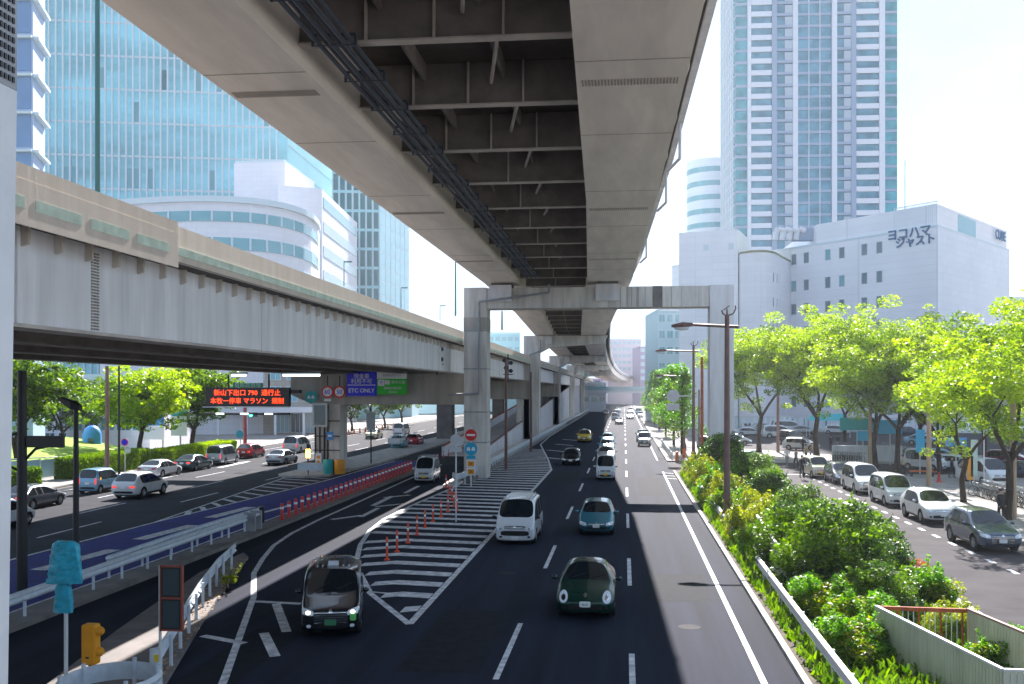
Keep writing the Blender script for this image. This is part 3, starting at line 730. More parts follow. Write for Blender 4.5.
def make_car(name,kind,pm_,label=None,cat='car',rack=None,lit=False,grille='wide',plate='plate',rear=False,roofcol=None,lampcol=None):
    V,P,bvh,p=cage(kind); W=p['W']/2; L=p['L']; H=p['H']; gz=p.get('gz',.18)
    root=thing(name,label,cat,(0,0,0))
    root['_o']=(0,0,0)
    body=sub(V,P,(0,)).build('body',M[pm_],root,smooth=True)
    for isl in islands(sub(V,P,(5,))): isl.build('wheel_arch',M['car_black'],body)
    sub(V,P,(1,)).build('windscreen',M['car_glass'],root,smooth=True)
    sub(V,P,(3,)).build('rear_window',M['car_glass'],root,smooth=True)
    for isl in islands(sub(V,P,(2,))): isl.build('side_window',M['car_glass'],root,smooth=True)
    for isl in islands(sub(V,P,(4,))): isl.build('door_pillar',M['car_black'],root,smooth=True)
    for y in (p['wf']-L/2,p['wf']+p['wb']-L/2):
        for s in (-1,1): wheel(root,s*(W-.115),y,p['rw'],.2,kind in('suv','minivan'),s)
    MB().box(-W+.3,W-.3,-L/2+.5,L/2-.5,gz-.06,gz+.25).build('underbody',M['car_black'],root)
    zn=p['zn']; van=p['yc']<.8
    hz=zn-.04 if not van else zn-.1
    if kind=='coupe':
        for s in (-1,1):
            o=patch(bvh,'y',s*W*.72,.66,.13,.15,.015,2,8,0,-1).build('headlight',M['lamp_clear'],root,smooth=True)
            patch(bvh,'y',s*W*.72,.66,.065,.075,.03,2,6,0,-1).build('lamp_core',M['lamp_lit'] if lit else M['chrome'],o,smooth=True)
    else:
        for s in (-1,1):
            o=patch(bvh,'y',s*W*.74,hz,W*.2,.075 if kind!='jeep' else .1,.015,4 if kind!='jeep' else 2,8,s*.035,-1)
            o=o.build('headlight',M['lamp_clear'],root,smooth=True)
            patch(bvh,'y',s*W*.72,hz-.005,W*.07,.04,.03,2,6,0,-1).build('lamp_core',M['lamp_lit'] if lit else M['chrome'],o,smooth=True)
    gw={'wide':W*.52,'slim':W*.5,'big':W*.55}[grille]; gh={'wide':.07,'slim':.035,'big':.19}[grille]
    gc=zn-.05 if grille!='big' else zn-.2
    if kind!='coupe':
        go=patch(bvh,'y',0,gc,gw,gh,.014,6,8,0,-1).build('grille',M['grille'],root)
        for q in ((.3,-.4) if grille!='big' else (.75,.4,.05,-.3,-.65)):
            patch(bvh,'y',0,gc+gh*q,gw*.96,.011,.028,8,6,0,-1).build('grille_bar',M['chrome'],go)
    patch(bvh,'y',0,gz+.20 if kind!='bigvan' else gz+.36,W*(.58 if kind!='bigvan' else .7),.075 if kind!='bigvan' else .11,.014,5,8,0,-1).build('air_intake',M['car_black'],root)
    for s in (-1,1): patch(bvh,'y',s*W*.70,gz+.2,W*.075,.045,.016,2.5,6,0,-1).build('fog_lamp',M['car_black'] if kind!='taxi' else M['lamp_clear'],root)
    pl=patch(bvh,'y',0,gz+(.30 if kind!='bigvan' else .13),.165,.083,.035,10,4,0,-1).build('licence_plate',M[plate],root)
    # badge
    patch(bvh,'y',0,zn-.02 if kind!='coupe' else .72,.055,.05,.04,2,6,0,-1).build('badge',M['chrome'],root)
    # rear
    th=p['zd']-.22
    for s in (-1,1):
        if van or kind in('minivan',): patch(bvh,'y',s*W*.80,th+.12,W*.07,.2,.015,5,6,0,1).build('tail_light',M['lamp_red_lit'] if rear else M['lamp_red'],root)
        else: patch(bvh,'y',s*W*.66,th+.02,W*.18,.065,.015,4,6,-s*.0,1).build('tail_light',M['lamp_red_lit'] if rear else M['lamp_red'],root)
    patch(bvh,'y',0,th-.02,.165,.083,.03,10,4,0,1).build('licence_plate',M[plate],root)
    patch(bvh,'y',0,gz+.22,W*.7,.07,.012,6,6,0,1).build('rear_bumper_trim',M['car_black'],root)
    # sides: door seams, sill, handles, mirrors
    zs=p['zb']-.08
    for s in (-1,1):
        yB=p['yrf']+ (p['yrr']-p['yrf'])*(.38 if p['yrr']-p['yrf']<2 else .28)-L/2+.045
        yF=p['yc']+.22-L/2 if not van else p['wf']+p['rw']+.1-L/2
        yC=min(p['yrf']+(p['yrr']-p['yrf'])*(.80 if p['yrr']-p['yrf']<2 else .66)-L/2+.045, p['wf']+p['wb']-p['rw']-.1-L/2+.35)
        for yy_ in (yF,yB,yC):
            q=patch(bvh,'x',yy_,(gz+.16+zs)/2,.008,(zs-gz-.16)/2,.003,10,3,0,s)
            if q: q.build('door_seam',M['car_black'],body)
        for yy_ in (yB-.17,yC-.17 if not van else yC+.2):
            q=patch(bvh,'x',yy_,zs-.03,.09,.016,.03,4,3,0,s); 
            if q: q.build('door_handle',M['chrome'] if pm_ in('p_pearl','p_black') else M[pm_],root)
        q=patch(bvh,'x',(p['wf']+p['wb']/2)-L/2,gz+.09,p['wb']/2-p['rw']-.08,.045,.012,10,6,0,s)
        if q: q.build('sill',M['car_black'],root)
        ym=p['yc']+.28-L/2 if not van else p['yc']+.12-L/2
        mm=MB(); mm.ell((s*(W+.10),ym,p['zc']+.02),.105,.06,.07,10,8); mo=mm.build('mirror',M[pm_] if kind!='bigvan' else M['car_black'],root,smooth=True)
        MB().tube((s*(W-.09),ym+.02,p['zc']-.05),(s*(W+.04),ym,p['zc']-.01),.025,.02,6).build('mirror_arm',M['car_black'],mo)
    # wipers
    wp=MB(); yv=p['yc']-L/2; 
    for x_ in (-.45,.15):
        h1=bvh.ray_cast(Vector((x_,yv+.05,4)),Vector((0,0,-1)))[0]; h2=bvh.ray_cast(Vector((x_+.42,yv+.2,4)),Vector((0,0,-1)))[0]
        if h1 and h2: wp.tube(h1+Vector((0,-.01,.02)),h2+Vector((0,-.01,.02)),.012,.008,5)
    for isl in islands(wp): isl.build('wiper',M['car_black'],root)
    if rack=='lamp':
        b=MB(); b.box(-.22,.22,-.35,-.13,H-.01,H+.14); b.build('roof_lamp',M['sign_white'],root)
    if rack=='rack':
        b=MB()
        for s in (-1,1): b.tube((s*W*.72,-.9,H+.06),(s*W*.72,1.3,H+.06),.02,.02,6)
        for y_ in (-.8,-.2,.4,1.0): b.tube((-W*.72,y_,H+.08),(W*.72,y_,H+.08),.02,.02,6)
        for s in (-1,1):
            for y_ in (-.8,1.0): b.tube((s*W*.72,y_,H-.1),(s*W*.72,y_,H+.07),.018,.018,6)
        b.build('roof_rack',M['grey_metal'],root)
    if rack=='ribs':
        b=MB()
        for i in range(9): 
            x_=-W*.62+i*W*.155; b.box(x_-.02,x_+.02,-L/2+1.5,L/2-.6,H-.05,H+.012)
        b.build('roof_rib',M['p_white' if pm_!='p_black' else 'p_black'],root)
    if rack=='taxi':
        b=MB(); b.box(-.15,.15,-.35,-.2,H-.01,H+.11); b.build('roof_lamp',M['lamp_clear'],root)
        c=MB()
        for i in range(7): 
            x_=-W*.55+i*W*.18; c.box(x_-.012,x_+.012,-L/2+1.85,L/2-.7,H-.06,H+.006)
        c.build('roof_rib',M['chrome'],root)
    return root
# (name, kind, paint, label, position of the front or rear bottom, direction, options)
def put(px,py,L,front=True):
    x,y=G(px,py); return (x,y+L/2,0)
def car(name,kind,pnt,label,x,y,rz=0,cat='car',group=None,**k):
    c=make_car(name,kind,pnt,label,cat,**k)
    L=CARS[kind]['L']
    a=rz if abs(rz)<1.6 else rz-math.pi
    c.location=(x-math.sin(a)*L/2,y+math.cos(a)*L/2,0); c.rotation_euler=(0,0,rz); tag(c,label,cat,group)
    return c
GM='vehicles driving toward the viewer on the main road'; GL='vehicles on the left road'; GR='vehicles lined up along the frontage kerb'
c=car('taxi_cab','taxi','p_black','black tall taxi with lit headlights in the slip lane left of the striped gore',-8.1,26.9,R(14),'taxi',GM,lit=True,rack='taxi',plate='plate_green',grille='big')
V_,P_,bv_,pp_=cage('taxi')
patch(bv_,'y',.62,.62,.085,.11,.02,5,4,0,-1).build('green_sticker',mat('sticker',(.15,.6,.15),.4),c)
MB().ell((.32,-.45,1.32),.16,.03,.2).build('seat_cover',mat('seat_mint',(.2,.5,.42),.7),c)
car('delivery_van','bigvan','p_white','white high roof van with ribbed roof beside the striped gore',-4.85,44.2,0,'van',GM,rack='ribs',grille='wide')
car('compact_car','hatch','p_teal','teal hatchback in the middle lane ahead of the green car',-1.32,47.5,0,'car',GM,grille='slim')
c=car('rounded_car','coupe','p_green','dark green rounded car nearest the viewer in the middle lane',-1.17,30.0,0,'car',GM)
V_,P_,bv_,pp_=cage('coupe')
c_=MB()
text('42-51',.085,(0,-2.137-.03,.475),FRONT,M['sign_dgreen'],'plate_digits',c,.004)
car('delivery_van','keivan','p_white','small white van with roof rack in the slip lane behind the red posts',-14.9,73.2,R(1),'van',GM,rack='rack',plate='plate_yellow')
car('compact_car','hatch','p_black','small black car alone in the left lane behind the white van',-4.91,92,0,'car',GM,grille='slim')
car('taxi_cab','suv','p_yellow','yellow taxi in the left lane, the farthest car there',-5.3,133,0,'taxi',GM,rack='lamp')
car('boxy_car','keivan','p_white','small white boxy van with yellow plate behind the teal hatchback',-1.42,77,0,'van',GM,plate='plate_yellow')
car('sedan_car','sedan','p_silver','pale silver sedan right behind the small boxy van in the middle lane',-1.75,97.5,0,'car',GM)
car('sedan_car','sedan','p_lblue','pale blue sedan second behind the small boxy van',-1.95,112,0,'car',GM)
car('compact_car','hatch','p_cyan','cyan green small car third behind the small boxy van',-2.1,127,0,'car',GM)
car('off_road_car','jeep','p_silver','silver off-road car in the right lane beside the row of round trees',2.52,124,0,'car',GM,grille='big')
car('off_road_car','suv','p_dteal','dark green off-road car right behind the silver one in the right lane',2.6,136,0,'car',GM)
car('compact_car','hatch','p_navy','dark small car seen beyond the queue near the crossing',-1.0,205,0,'car',GM)
far=[(-2.2,232,'p_white','keivan','distant white van in the middle lane just past the dark small car'),(-2,262,'p_lblue','bigvan','distant pale blue van in the middle lane far up the road'),(1.5,245,'p_silver','sedan','distant silver sedan in the right lane far up the road'),
     (1.9,300,'p_white','minivan','distant white minivan in the right lane near the crossing'),(4.2,255,'p_white','keibox','distant white boxy car by the kerb under the round trees'),(-2,325,'p_cyan','hatch','distant cyan car almost at the crossing'),
     (4.2,290,'p_lblue','bigvan','distant light blue van by the right kerb'),(-5.2,290,'p_grey','sedan','distant grey sedan in the left lane near the crossing')]
for x,y,pn,kd,lb in far: car('distant_car',kd,pn,lb,x,y,0,'van' if 'van' in lb else 'car',GM)
# right kerb queue
car('sports_utility_car','suv','p_slate','dark blue grey car parked nearest by the right kerb',15.95,44.2,R(3),'car',GR,grille='big')
car('sports_utility_car','suv','p_white','white car parked second from the viewer at the right kerb',16.3,53.2,R(2),'car',GR,grille='slim')
car('family_van','smallvan','p_white','white compact boxy van between the white car and the large white van',16.35,61.2,R(2),'van',GR)
car('family_van','minivan','p_white','large white van with big dark grille at the right kerb',16.3,68.3,R(1),'van',GR,grille='big')
car('sedan_car','hatch','p_grey','grey hatchback squeezed between the large white van and the cream boxy car',16.3,75.6,R(2),'car',GR)
car('boxy_car','keibox','p_cream','cream small boxy car with yellow plate ending the kerb queue',15.5,80.5,R(6),'car',GR,plate='plate_yellow')
car('off_road_car','jeep','p_dteal','dark green boxy off-road car crossing beyond the shrubs',12.7,87.5,R(68),'car')
# left road (driving away)
LR=[('sedan_car','sedan','p_grey','dark grey sedan at the far left behind the lamp post',-34.9,53.2,GL),
('compact_car','keibox','p_lblue','light blue small boxy car beside the green hedge',-35.7,63,GL),
('sports_utility_car','suv','p_white','large white car in the lane next to the light blue boxy car',-31.6,60.0,GL),
('sedan_car','sedan','p_pearl','white sedan by the kerb behind the round parking sign',-37.3,74.5,GL),
('sedan_car','sedan','p_dteal','dark teal sedan right ahead of the white sedan at the kerb',-37.5,81.2,GL),
('family_car','smallvan','p_silver','silver wagon between the dark teal sedan and the red car',-37.8,88.5,GL),
('compact_car','hatch','p_red','bright red hatchback at the kerb beyond the silver wagon',-38.6,97.9,GL),
('family_van','minivan','p_white','white van in the second lane beyond the red hatchback',-36.5,106,GL),
('sedan_car','sedan','p_pearl','white sedan in the lane just in front of the white van beneath the sign board',-32.3,89.2,GL),
('compact_car','hatch','p_burg','dark red car half hidden behind the sign pier',-28.0,91.5,GL)]
for n,kd,pn,lb,x,y,gr in LR: car(n,kd,pn,lb,x,y,R(180-1),'car' if 'van' not in lb.split(' in ')[0] else 'van',gr,rear=pn!='p_pearl')
car('sedan_car','hatch','p_white','white car cut off by the pillar at the left edge',-29.9-1.6,45.2,R(180),'car',GL)
car('compact_car','coupe','p_cream','cream car waiting beyond the pier by the trees',-36,139,R(180),'car',GL)
car('family_van','bigvan','p_white','white van parked by the trees beyond the pier',-34.5,150,R(180),'van',GL)
car('compact_car','hatch','p_red','red car with load on the roof beyond the pier',-26.6,123,R(180),'car',GL,rack='lamp')
# small truck
x_,y_=G(397,449)
tk=make_car('small_truck','keibox','p_cyan','small pale blue truck with cage bed beyond the pier','truck')
b=MB(); 
for s in (-.7,.7): b.box(s-.02,s+.02,.2,3.2,.75,1.35)
for q in (.2,3.2): b.box(-.7,.7,q-.02,q+.02,.75,1.35)
for s in (-.7,.7):
    for q in (.3,1.2,2.1,3.1): b.tube((s,q,1.35),(s,q,2.1),.025,.025,5)
b.box(-.7,.7,.2,3.2,.7,.75); b.build('load_bed',M['pale_metal'],tk)
tag(tk,'small pale blue truck with cage bed beyond the pier','truck',GL); tk.location=(x_,y_+1.5,0); tk.rotation_euler=(0,0,R(180))
# car park behind the street trees
CP=[]
cpc=['p_white','p_silver','p_white','p_lblue','p_pearl','p_grey','p_white','p_cyan','p_navy','p_white']
pk=[(300,'x')]
spots=[(748,432,'sedan','p_white',R(100)),(712,446,'keibox','p_lblue',R(60)),(752,427,'hatch','p_pearl',R(95)),(792,441,'minivan','p_black',R(20)),(778,434,'minivan','p_white',R(95)),(786,428,'bigvan','p_white',R(95)),(801,446,'hatch','p_pearl',R(70)),
 (735,441,'hatch','p_silver',R(80)),(764,429,'suv','p_silver',R(95)),(803,430,'sedan','p_silver',R(95)),(826,424,'smallvan','p_cyan',R(90)),(838,430,'hatch','p_white',R(60)),(852,425,'sedan','p_grey',R(90)),(866,424,'sedan','p_lblue',R(90)),
 (908,432,'hatch','p_navy',R(85)),(923,441,'sedan','p_lblue',R(70)),(912,420,'keibox','p_cyan',R(90)),(940,459,'sedan','p_cyan',R(75)),(952,466,'sedan','p_white',R(80)),(925,466,'keivan','p_white',R(40)),(983,480,'bigvan','p_white',R(10)),(1018,474,'sedan','p_navy',R(30)),(1008,462,'hatch','p_burg',R(60)),(895,430,'hatch','p_white',R(90))]
descr={'p_white':'white','p_silver':'silver','p_lblue':'light blue','p_pearl':'pearl white','p_grey':'dark grey','p_cyan':'cyan','p_navy':'navy blue','p_black':'black','p_burg':'dark red'}
kd_={'sedan':'sedan','keibox':'small boxy car','hatch':'hatchback','minivan':'large van','bigvan':'long van','suv':'tall car','smallvan':'compact van','keivan':'small van'}
where=['behind the trunk of the leftmost street tree','nearest the portal column behind the shrubs','at the back left of the car park','beside the walking people near the bicycles','in the middle of the back row','longest in the back row of the car park','next to the red jacket by the canopy',
 'peeking beside the portal column','in the back row left of the second tree','behind the second street tree','under the trees behind the turquoise canopy','beside the turquoise canopy','at the back beside the canopy','right of the canopy at the hotel fence',
 'seen between the dark trunks at the fence','behind the double trunk','smallest one against the white fence','behind the forked tree','beside the green banner','beside the wooden pole','large one behind the bicycles','at the far right behind the bicycles','at the far right edge by the fence','behind the pale sign board']
for (px,py,kd,pn,rz_),w_ in zip(spots,where):
    x,y=G(px,py+4); c=make_car('parked_car',kd,pn,None,'van' if 'van' in kd_[kd] else 'car'); c.location=(x,y,0); c.rotation_euler=(0,0,rz_)
    tag(c,f"{descr[pn]} {kd_[kd]} in the car park {w_}",None,'cars in the car park behind the street trees')
# ---------------------------------------------------------------- street furniture
def pole_lamp_left():
    x,y=G(76,572)
    t=thing('street_lamp','black street lamp with a flat head behind the turquoise wrapped sign','street lamp',(x,y,0))
    MB().tube((x,y,0),(x,y,6.3),.13,.09,10).build('pole',M['black_metal'],t,smooth=True)
    b=MB(); b.loft([[(x-.62,y-.2,6.55),(x-.62,y+.2,6.55),(x-.62,y+.2,6.66),(x-.62,y-.2,6.66)],[(x-.1,y-.24,6.2),(x-.1,y+.24,6.2),(x-.1,y+.24,6.5),(x-.1,y-.24,6.5)],[(x+.18,y-.12,6.15),(x+.18,y+.12,6.15),(x+.18,y+.12,6.35),(x+.18,y-.12,6.35)]])
    b.build('lamp_head',M['black_metal'],t)
pole_lamp_left()
# tall dark sign pole at left seen from behind
x,y=G(22,590)
t=thing('sign_gantry_pole','thick black sign pole standing by the left pillar, seen from behind','pole',(x,y,0))
MB().tube((x,y,0),(x,y,7.6),.19,.15,12).build('pole',M['black_metal'],t,smooth=True)
MB().box(x+.2,x+1.55,y-.08,y+.05,4.95,5.35).build('sign_panel',M['black_metal'],t)
MB().pipe([(x,y,4.4),(x+.5,y,4.9),(x+1.4,y,5.1)],.05).build('arm',M['black_metal'],t)
MB().pipe([(x,y,5.5),(x-.6,y,5.3),(x-.5,y,4.3),(x,y,4.1)],.05).build('arm',M['black_metal'],t)
def simple_pole(px,py,top,r,m,label,name='pole',cat='pole'):
    x,y=G(px,py); d=ray(px,top); z=CH+d.z*(y/d.y)
    o=MB().tube((0,0,0),(0,0,z),r*1.15,r*.8,10).build(name,M[m],smooth=True); o.location=(x,y,0); tag(o,label,cat); return x,y,z
simple_pole(107,484,366,.16,'pinkbrown_metal','thick pinkish brown pole left of the round blue sign','utility_pole')
x,y,z=simple_pole(119,478,366,.09,'black_metal','thin dark pole just right of the pinkish brown pole','utility_pole')
# no parking sign
x,y=G(125,476)
t=thing('parking_sign','round blue sign with red rim on a white post by the hedge','sign',(x,y,0))
MB().tube((x,y,0),(x,y,2.6),.04,.04,8).build('post',M['pale_metal'],t)
d=MB().lathe([(0,y-.07),(.3,y-.07),(.3,y-.05),(0,y-.05)],(x,0,2.75),'y',20).build('disc',M['sign_red'],t)
MB().lathe([(0,y-.08),(.23,y-.08),(.23,y-.072),(0,y-.072)],(x,0,2.75),'y',20).build('disc_face',M['sign_blue'],d)
MB().box(x-.03+.05,x+.5,y-.07,y-.05,1.9,2.25).build('plate',M['pale_metal'],t)
# wrapped sign
x,y=G(66,700); 
t=thing('covered_sign','sign wrapped in turquoise sheeting on a thin white pole','sign',(x,y,0))
MB().tube((x,y,0),(x,y,3.15),.045,.045,10).build('pole',M['pale_metal'],t,smooth=True)
def crumple(c,sx,sy,sz,seed,n=14):
    rnd=random.Random(seed); mb=MB(); vs=[]
    for j in range(n+1):
        v=j/n; zz=-sz+2*sz*v
        for i in range(18):
            a=2*math.pi*i/18
            rr=1+rnd.uniform(-.07,.07)
            wv=(1.08-.22*v) if v<.9 else (.8 if v<.97 else .5)
            rr*=1+.10*math.sin(a*5+v*3+seed)*(1-v*.6)
            vs.append((c[0]+sx*rr*wv*math.copysign(abs(math.cos(a))**.6,math.cos(a)),c[1]+sy*rr*math.copysign(abs(math.sin(a))**.6,math.sin(a)),c[2]+zz+rnd.uniform(-.01,.01)))
    fs=[(j*18+i,j*18+(i+1)%18,(j+1)*18+(i+1)%18,(j+1)*18+i) for j in range(n) for i in range(18)]
    fs+=[tuple(reversed(range(18))),tuple(range(n*18,(n+1)*18))]
    return mb.add(vs,fs)
crumple((x,y-.02,3.08),.36,.12,.47,3).build('upper_wrap',M['cyan_wrap'],t,smooth=True)
crumple((x-.05,y-.02,2.28),.2,.08,.32,4).build('lower_wrap',M['cyan_wrap'],t,smooth=True)
MB().box(x-.34,x+.34,y+.02,y+.05,3.1,3.16).build('clamp',M['grey_metal'],t)
# orange beacon box on a black stalk, inside the round guard
x,y=G(91,694)
t=thing('warning_beacon','orange box shaped warning light on a black stalk','beacon',(x,y,0))
MB().tube((x,y,0),(x,y,.67),.07,.06,8).build('stalk',M['black_metal'],t)
bx=MB().box(x-.17,x+.17,y-.14,y+.14,.68,1.60).build('housing',M['orange_beacon'],t)
bv=bx.modifiers.new('b','BEVEL'); bv.width=.05; bv.segments=3
for zz in (1.44,.97): MB().lathe([(0,x+.3),(.06,x+.3),(.1,x+.25),(.11,x+.171)],(0,y,zz),'x',14).build('lamp',M['orange_beacon'],t,smooth=True)
MB().box(x-.05,x+.03,y-.15,y-.141,.84,.88).build('latch',M['black_metal'],t)
MB().pipe([(x-.1,y-.12,.72),(x-.16,y-.2,.5),(x-.08,y-.22,.3),(x,y-.12,.1)],.02,6).build('cable',M['black_metal'],t)
# round guard
cx,cy=G(112,706); 
t=thing('round_guard','curved pale steel guard wrapped round the orange beacon','guard rail',(cx,cy,0))
arc=[(cx+1.0*math.cos(a),cy-.1+1.15*math.sin(a)) for a in [R(-40+i*13) for i in range(20)]]
secs=[]
for (ax,ay) in arc:
    n=Vector((ax-cx,ay-cy)).normalized()
    secs.append([(ax,ay,.30),(ax+n.x*.07,ay+n.y*.07,.38),(ax+n.x*.02,ay+n.y*.02,.5),(ax+n.x*.07,ay+n.y*.07,.62),(ax,ay,.70),(ax-n.x*.03,ay-n.y*.03,.70),(ax-n.x*.02,ay-n.y*.02,.5),(ax-n.x*.03,ay-n.y*.03,.30)])
MB().loft(secs).build('beam',M['rail_white'],t,smooth=True)
for i in (0,5,10,15,19): MB().tube((arc[i][0]*.96+cx*.04,arc[i][1]*.96+cy*.04,0),(arc[i][0]*.96+cx*.04,arc[i][1]*.96+cy*.04,.8),.05,.05,8).build('post',M['rail_white'],t)
# portable framed sign seen from behind
xb,yb=G(161,696)
x,y=xb,yb
t=thing('framed_board','tall dark board with a red frame leaning on the guard rail end','sign',(x,y,0))
MB().tube((x-.02,y,0),(x-.02,y,2.95),.035,.035,8).build('post',M['pale_metal'],t)
MB().box(x+.02,x+.48,y-.03,y+.03,1.52,2.92).build('board',M['sign_black'],t)
f=MB(); f.box(x+.0,x+.5,y-.045,y+.045,2.92,2.96); f.box(x+.0,x+.5,y-.045,y+.045,1.48,1.52); f.box(x+.48,x+.52,y-.045,y+.045,1.48,2.96); f.box(x-.015,x+.02,y-.045,y+.045,1.48,2.96); f.box(x+.03,x+.47,y-.042,y-.032,2.2,2.25)
f.build('frame',mat('frame_red',(.30,.07,.05),.6),t)
gp=MB(); 
for a_,b_ in ((1.56,2.16),(2.29,2.88)): gp.box(x+.06,x+.44,y-.04,y-.031,a_,b_)
gp.build('panel',mat('board_slate',(.035,.06,.075),.4),t)
# guard rails
def wbeam(name,label,pts,zc=.68,post=2.0,m='rail_white',side=1,group=None,pipes=False,posth=.85,endcap=None):
    t=thing(name,label,'guard rail',(pts[0][0],pts[0][1],0),group)
    def nrm(i):
        a=Vector(pts[max(0,i-1)]); b=Vector(pts[min(len(pts)-1,i+1)]); d=(b-a).normalized(); return Vector((d.y,-d.x))*side
    if pipes:
        for zz in (zc-.22,zc):
            MB().pipe([(p[0],p[1],zz) for p in pts],.055,8).build('rail',M[m],t)
    else:
        secs=[]
        for i,p in enumerate(pts):
            n=nrm(i)
            prof=[(0,-.175),(.075,-.11),(.075,-.07),(.02,0),(.075,.07),(.075,.11),(0,.175),(-.02,.175),(.05,.09),(0,0),(.05,-.09),(-.02,-.175)]
            secs.append([(p[0]+n.x*a,p[1]+n.y*a,zc+b) for a,b in prof])
        MB().loft(secs).build('beam',M[m],t)
    acc=0;last=0
    for i in range(len(pts)-1):
        a=Vector(pts[i]);b=Vector(pts[i+1]);L=(b-a).length; n=nrm(i)
        s=last
        while s<L:
            p=a+(b-a)*(s/L); MB().tube((p.x-n.x*.07,p.y-n.y*.07,0),(p.x-n.x*.07,p.y-n.y*.07,posth),.05,.05,8).build('post',M[m],t)
            s+=post
        last=s-L
    if endcap: MB().tube((pts[-1][0],pts[-1][1],.02),(pts[-1][0],pts[-1][1],.98),.17,.17,12).build('end_pad',M['car_black'],t)
    return t
wbeam('guard_rail','long white guard rail along the kerb between blue lane and slip lane',[(-17.7,14),(-17.75,27),(-17.9,36),(-18.0,46.0)],.80,2.0,'rail_white',1)
wbeam('guard_rail','shorter white guard rail with a black padded end on the blue lane side',[(-18.5,34),(-18.65,42),(-18.5,49.3)],.80,2.6,'rail_white',-1,endcap=True)
tr=thing('rail_terminal','square grey steel terminal where the two left guard rails meet','guard rail',(-17.9,46.6,0))
MB().box(-18.15,-17.6,46.1,46.25,.1,1.05).build('plate',M['grey_metal'],tr); MB().box(-18.15,-17.6,46.9,47.05,.1,1.05).build('plate',M['grey_metal'],tr); MB().box(-18.1,-17.65,46.252,46.898,.85,.95).build('top_bar',M['rail_white'],tr)
p0=G(163,700); 
wbeam('guard_rail','slanting white guard rail on the leafy island, ending at a steel post',[(-10.75,22.0),(-12.0,26.0),(-13.4,30.5),(-14.55,34.6),(-15.35,38.2)],.72,1.7,'rail_white',-1)
tr=thing('rail_post','stout white post with a yellow reflector at the near end of the slanting rail','post',(-10.7,21.9,0))
MB().tube((-10.7,21.8,0),(-10.7,21.8,.98),.12,.12,14).build('post',M['rail_white'],tr,smooth=True); MB().box(-10.66,-10.54,21.66,21.69,.72,.88).build('reflector',M['plate_yellow'],tr)
# delineator posts, red and white, on the divider
def delin():
    t=thing('delineator_post','','post',(0,0,0))
    MB().lathe([(0,.16),(.10,.16),(.10,.20),(.055,.22),(.055,.90),(.04,.94),(0,.94)],n=10).build('tube',M['red_post'],t,smooth=True)
    for z in (.66,): MB().lathe([(.0565,z),(.059,z+.005),(.059,z+.105),(.0565,z+.11)],n=10).build('reflective_band',M['sign_white'],t)
    return t
dp=delin()
n=30
for i in range(n):
    y=50.4+(83-50.4)*(i/(n-1)); place(dp,(-17.78-(y-50)*.006,y,0),0,'red plastic post with white bands in the close row beside the blue lane','red and white posts along the blue lane',scale=(1.75,1.75,1.1))
for i in range(14): place(dp,(-17.95-.1*i*.2,92+i*3.2,0),0,'red and white post in the sparse row beyond the pier','posts beyond the pier','post',.9)
ro=thing('rail_on_posts','','x'); bpy.data.objects.remove(ro)
# flexible orange posts on the gore
def flex():
    t=thing('lane_post','','post',(0,0,0))
    MB().lathe([(0,0),(.13,0),(.12,.04),(.05,.06),(.045,.78),(.03,.82),(0,.82)],n=10).build('tube',M['flex_orange'],t,smooth=True)
    MB().lathe([(.046,.5),(.049,.505),(.049,.6),(.046,.605)],n=10).build('reflective_band',M['sign_white'],t)
    return t
fx=flex()
pts=[(387,560,'nearest'),(397,552,'second'),(408,543,'third'),(417,535,'fourth'),(425,528,'fifth'),(433,522,'sixth'),(441,517,'seventh'),(448,512,'eighth'),(454,507,'ninth'),(452,500,'tenth'),(449,494,'eleventh'),(446,488,'farthest'),(457,511,'rightmost')]
for px,py,w_ in pts:
    x,y=G(px,py); place(fx,(x,y,0),0,f'{w_} orange flexible post on the striped gore'+(' by the parapet nose' if w_ in('farthest','eleventh') else ''),'orange flexible posts on the gore',scale=(1.0,1.0,1.15))
# white railing along the right side of the ramp
t=thing('parapet_railing','long white railing curving round the portal column and up the road','guard rail',(-12,71,0))
path=[(-12.3,71.4),(-12.2,70.6),(-11.9,70.2),(-11.6,71.0),(-11.48,75),(-11.5,90),(-11.5,140),(-11.5,220),(-11.5,380)]
secs=[]
for i,p in enumerate(path):
    a=Vector(path[max(0,i-1)]);b=Vector(path[min(len(path)-1,i+1)]);d=(b-a).normalized();n=Vector((d.y,-d.x))
    secs.append([(p[0]+n.x*q,p[1]+n.y*q,z) for q,z in ((-.05,.6),(.05,.6),(.07,.8),(.05,1.0),(-.05,1.0))])
MB().loft(secs).build('beam',M['rail_white'],t)
y=72
for p in ((-12.15,71.1),(-11.9,70.5),(-11.6,72.2)): MB().box(p[0]-.06,p[0]+.06,p[1]-.06,p[1]+.06,.1,.7).build('post',M['rail_white'],t)
q=0
y=74.5
while y<200 and q<70: MB().box(-11.6,-11.45,y,y+.14,.1,.62).build('post',M['rail_white'],t); y+=1.8; q+=1
k=MB().loft([[(-12.2,y_,0),(-11.35,y_,0),(-11.45,y_,.28),(-12.2,y_,.28)] for y_ in (74,120,380)]); struct('kerb_wall',k,M['dark_concrete'])
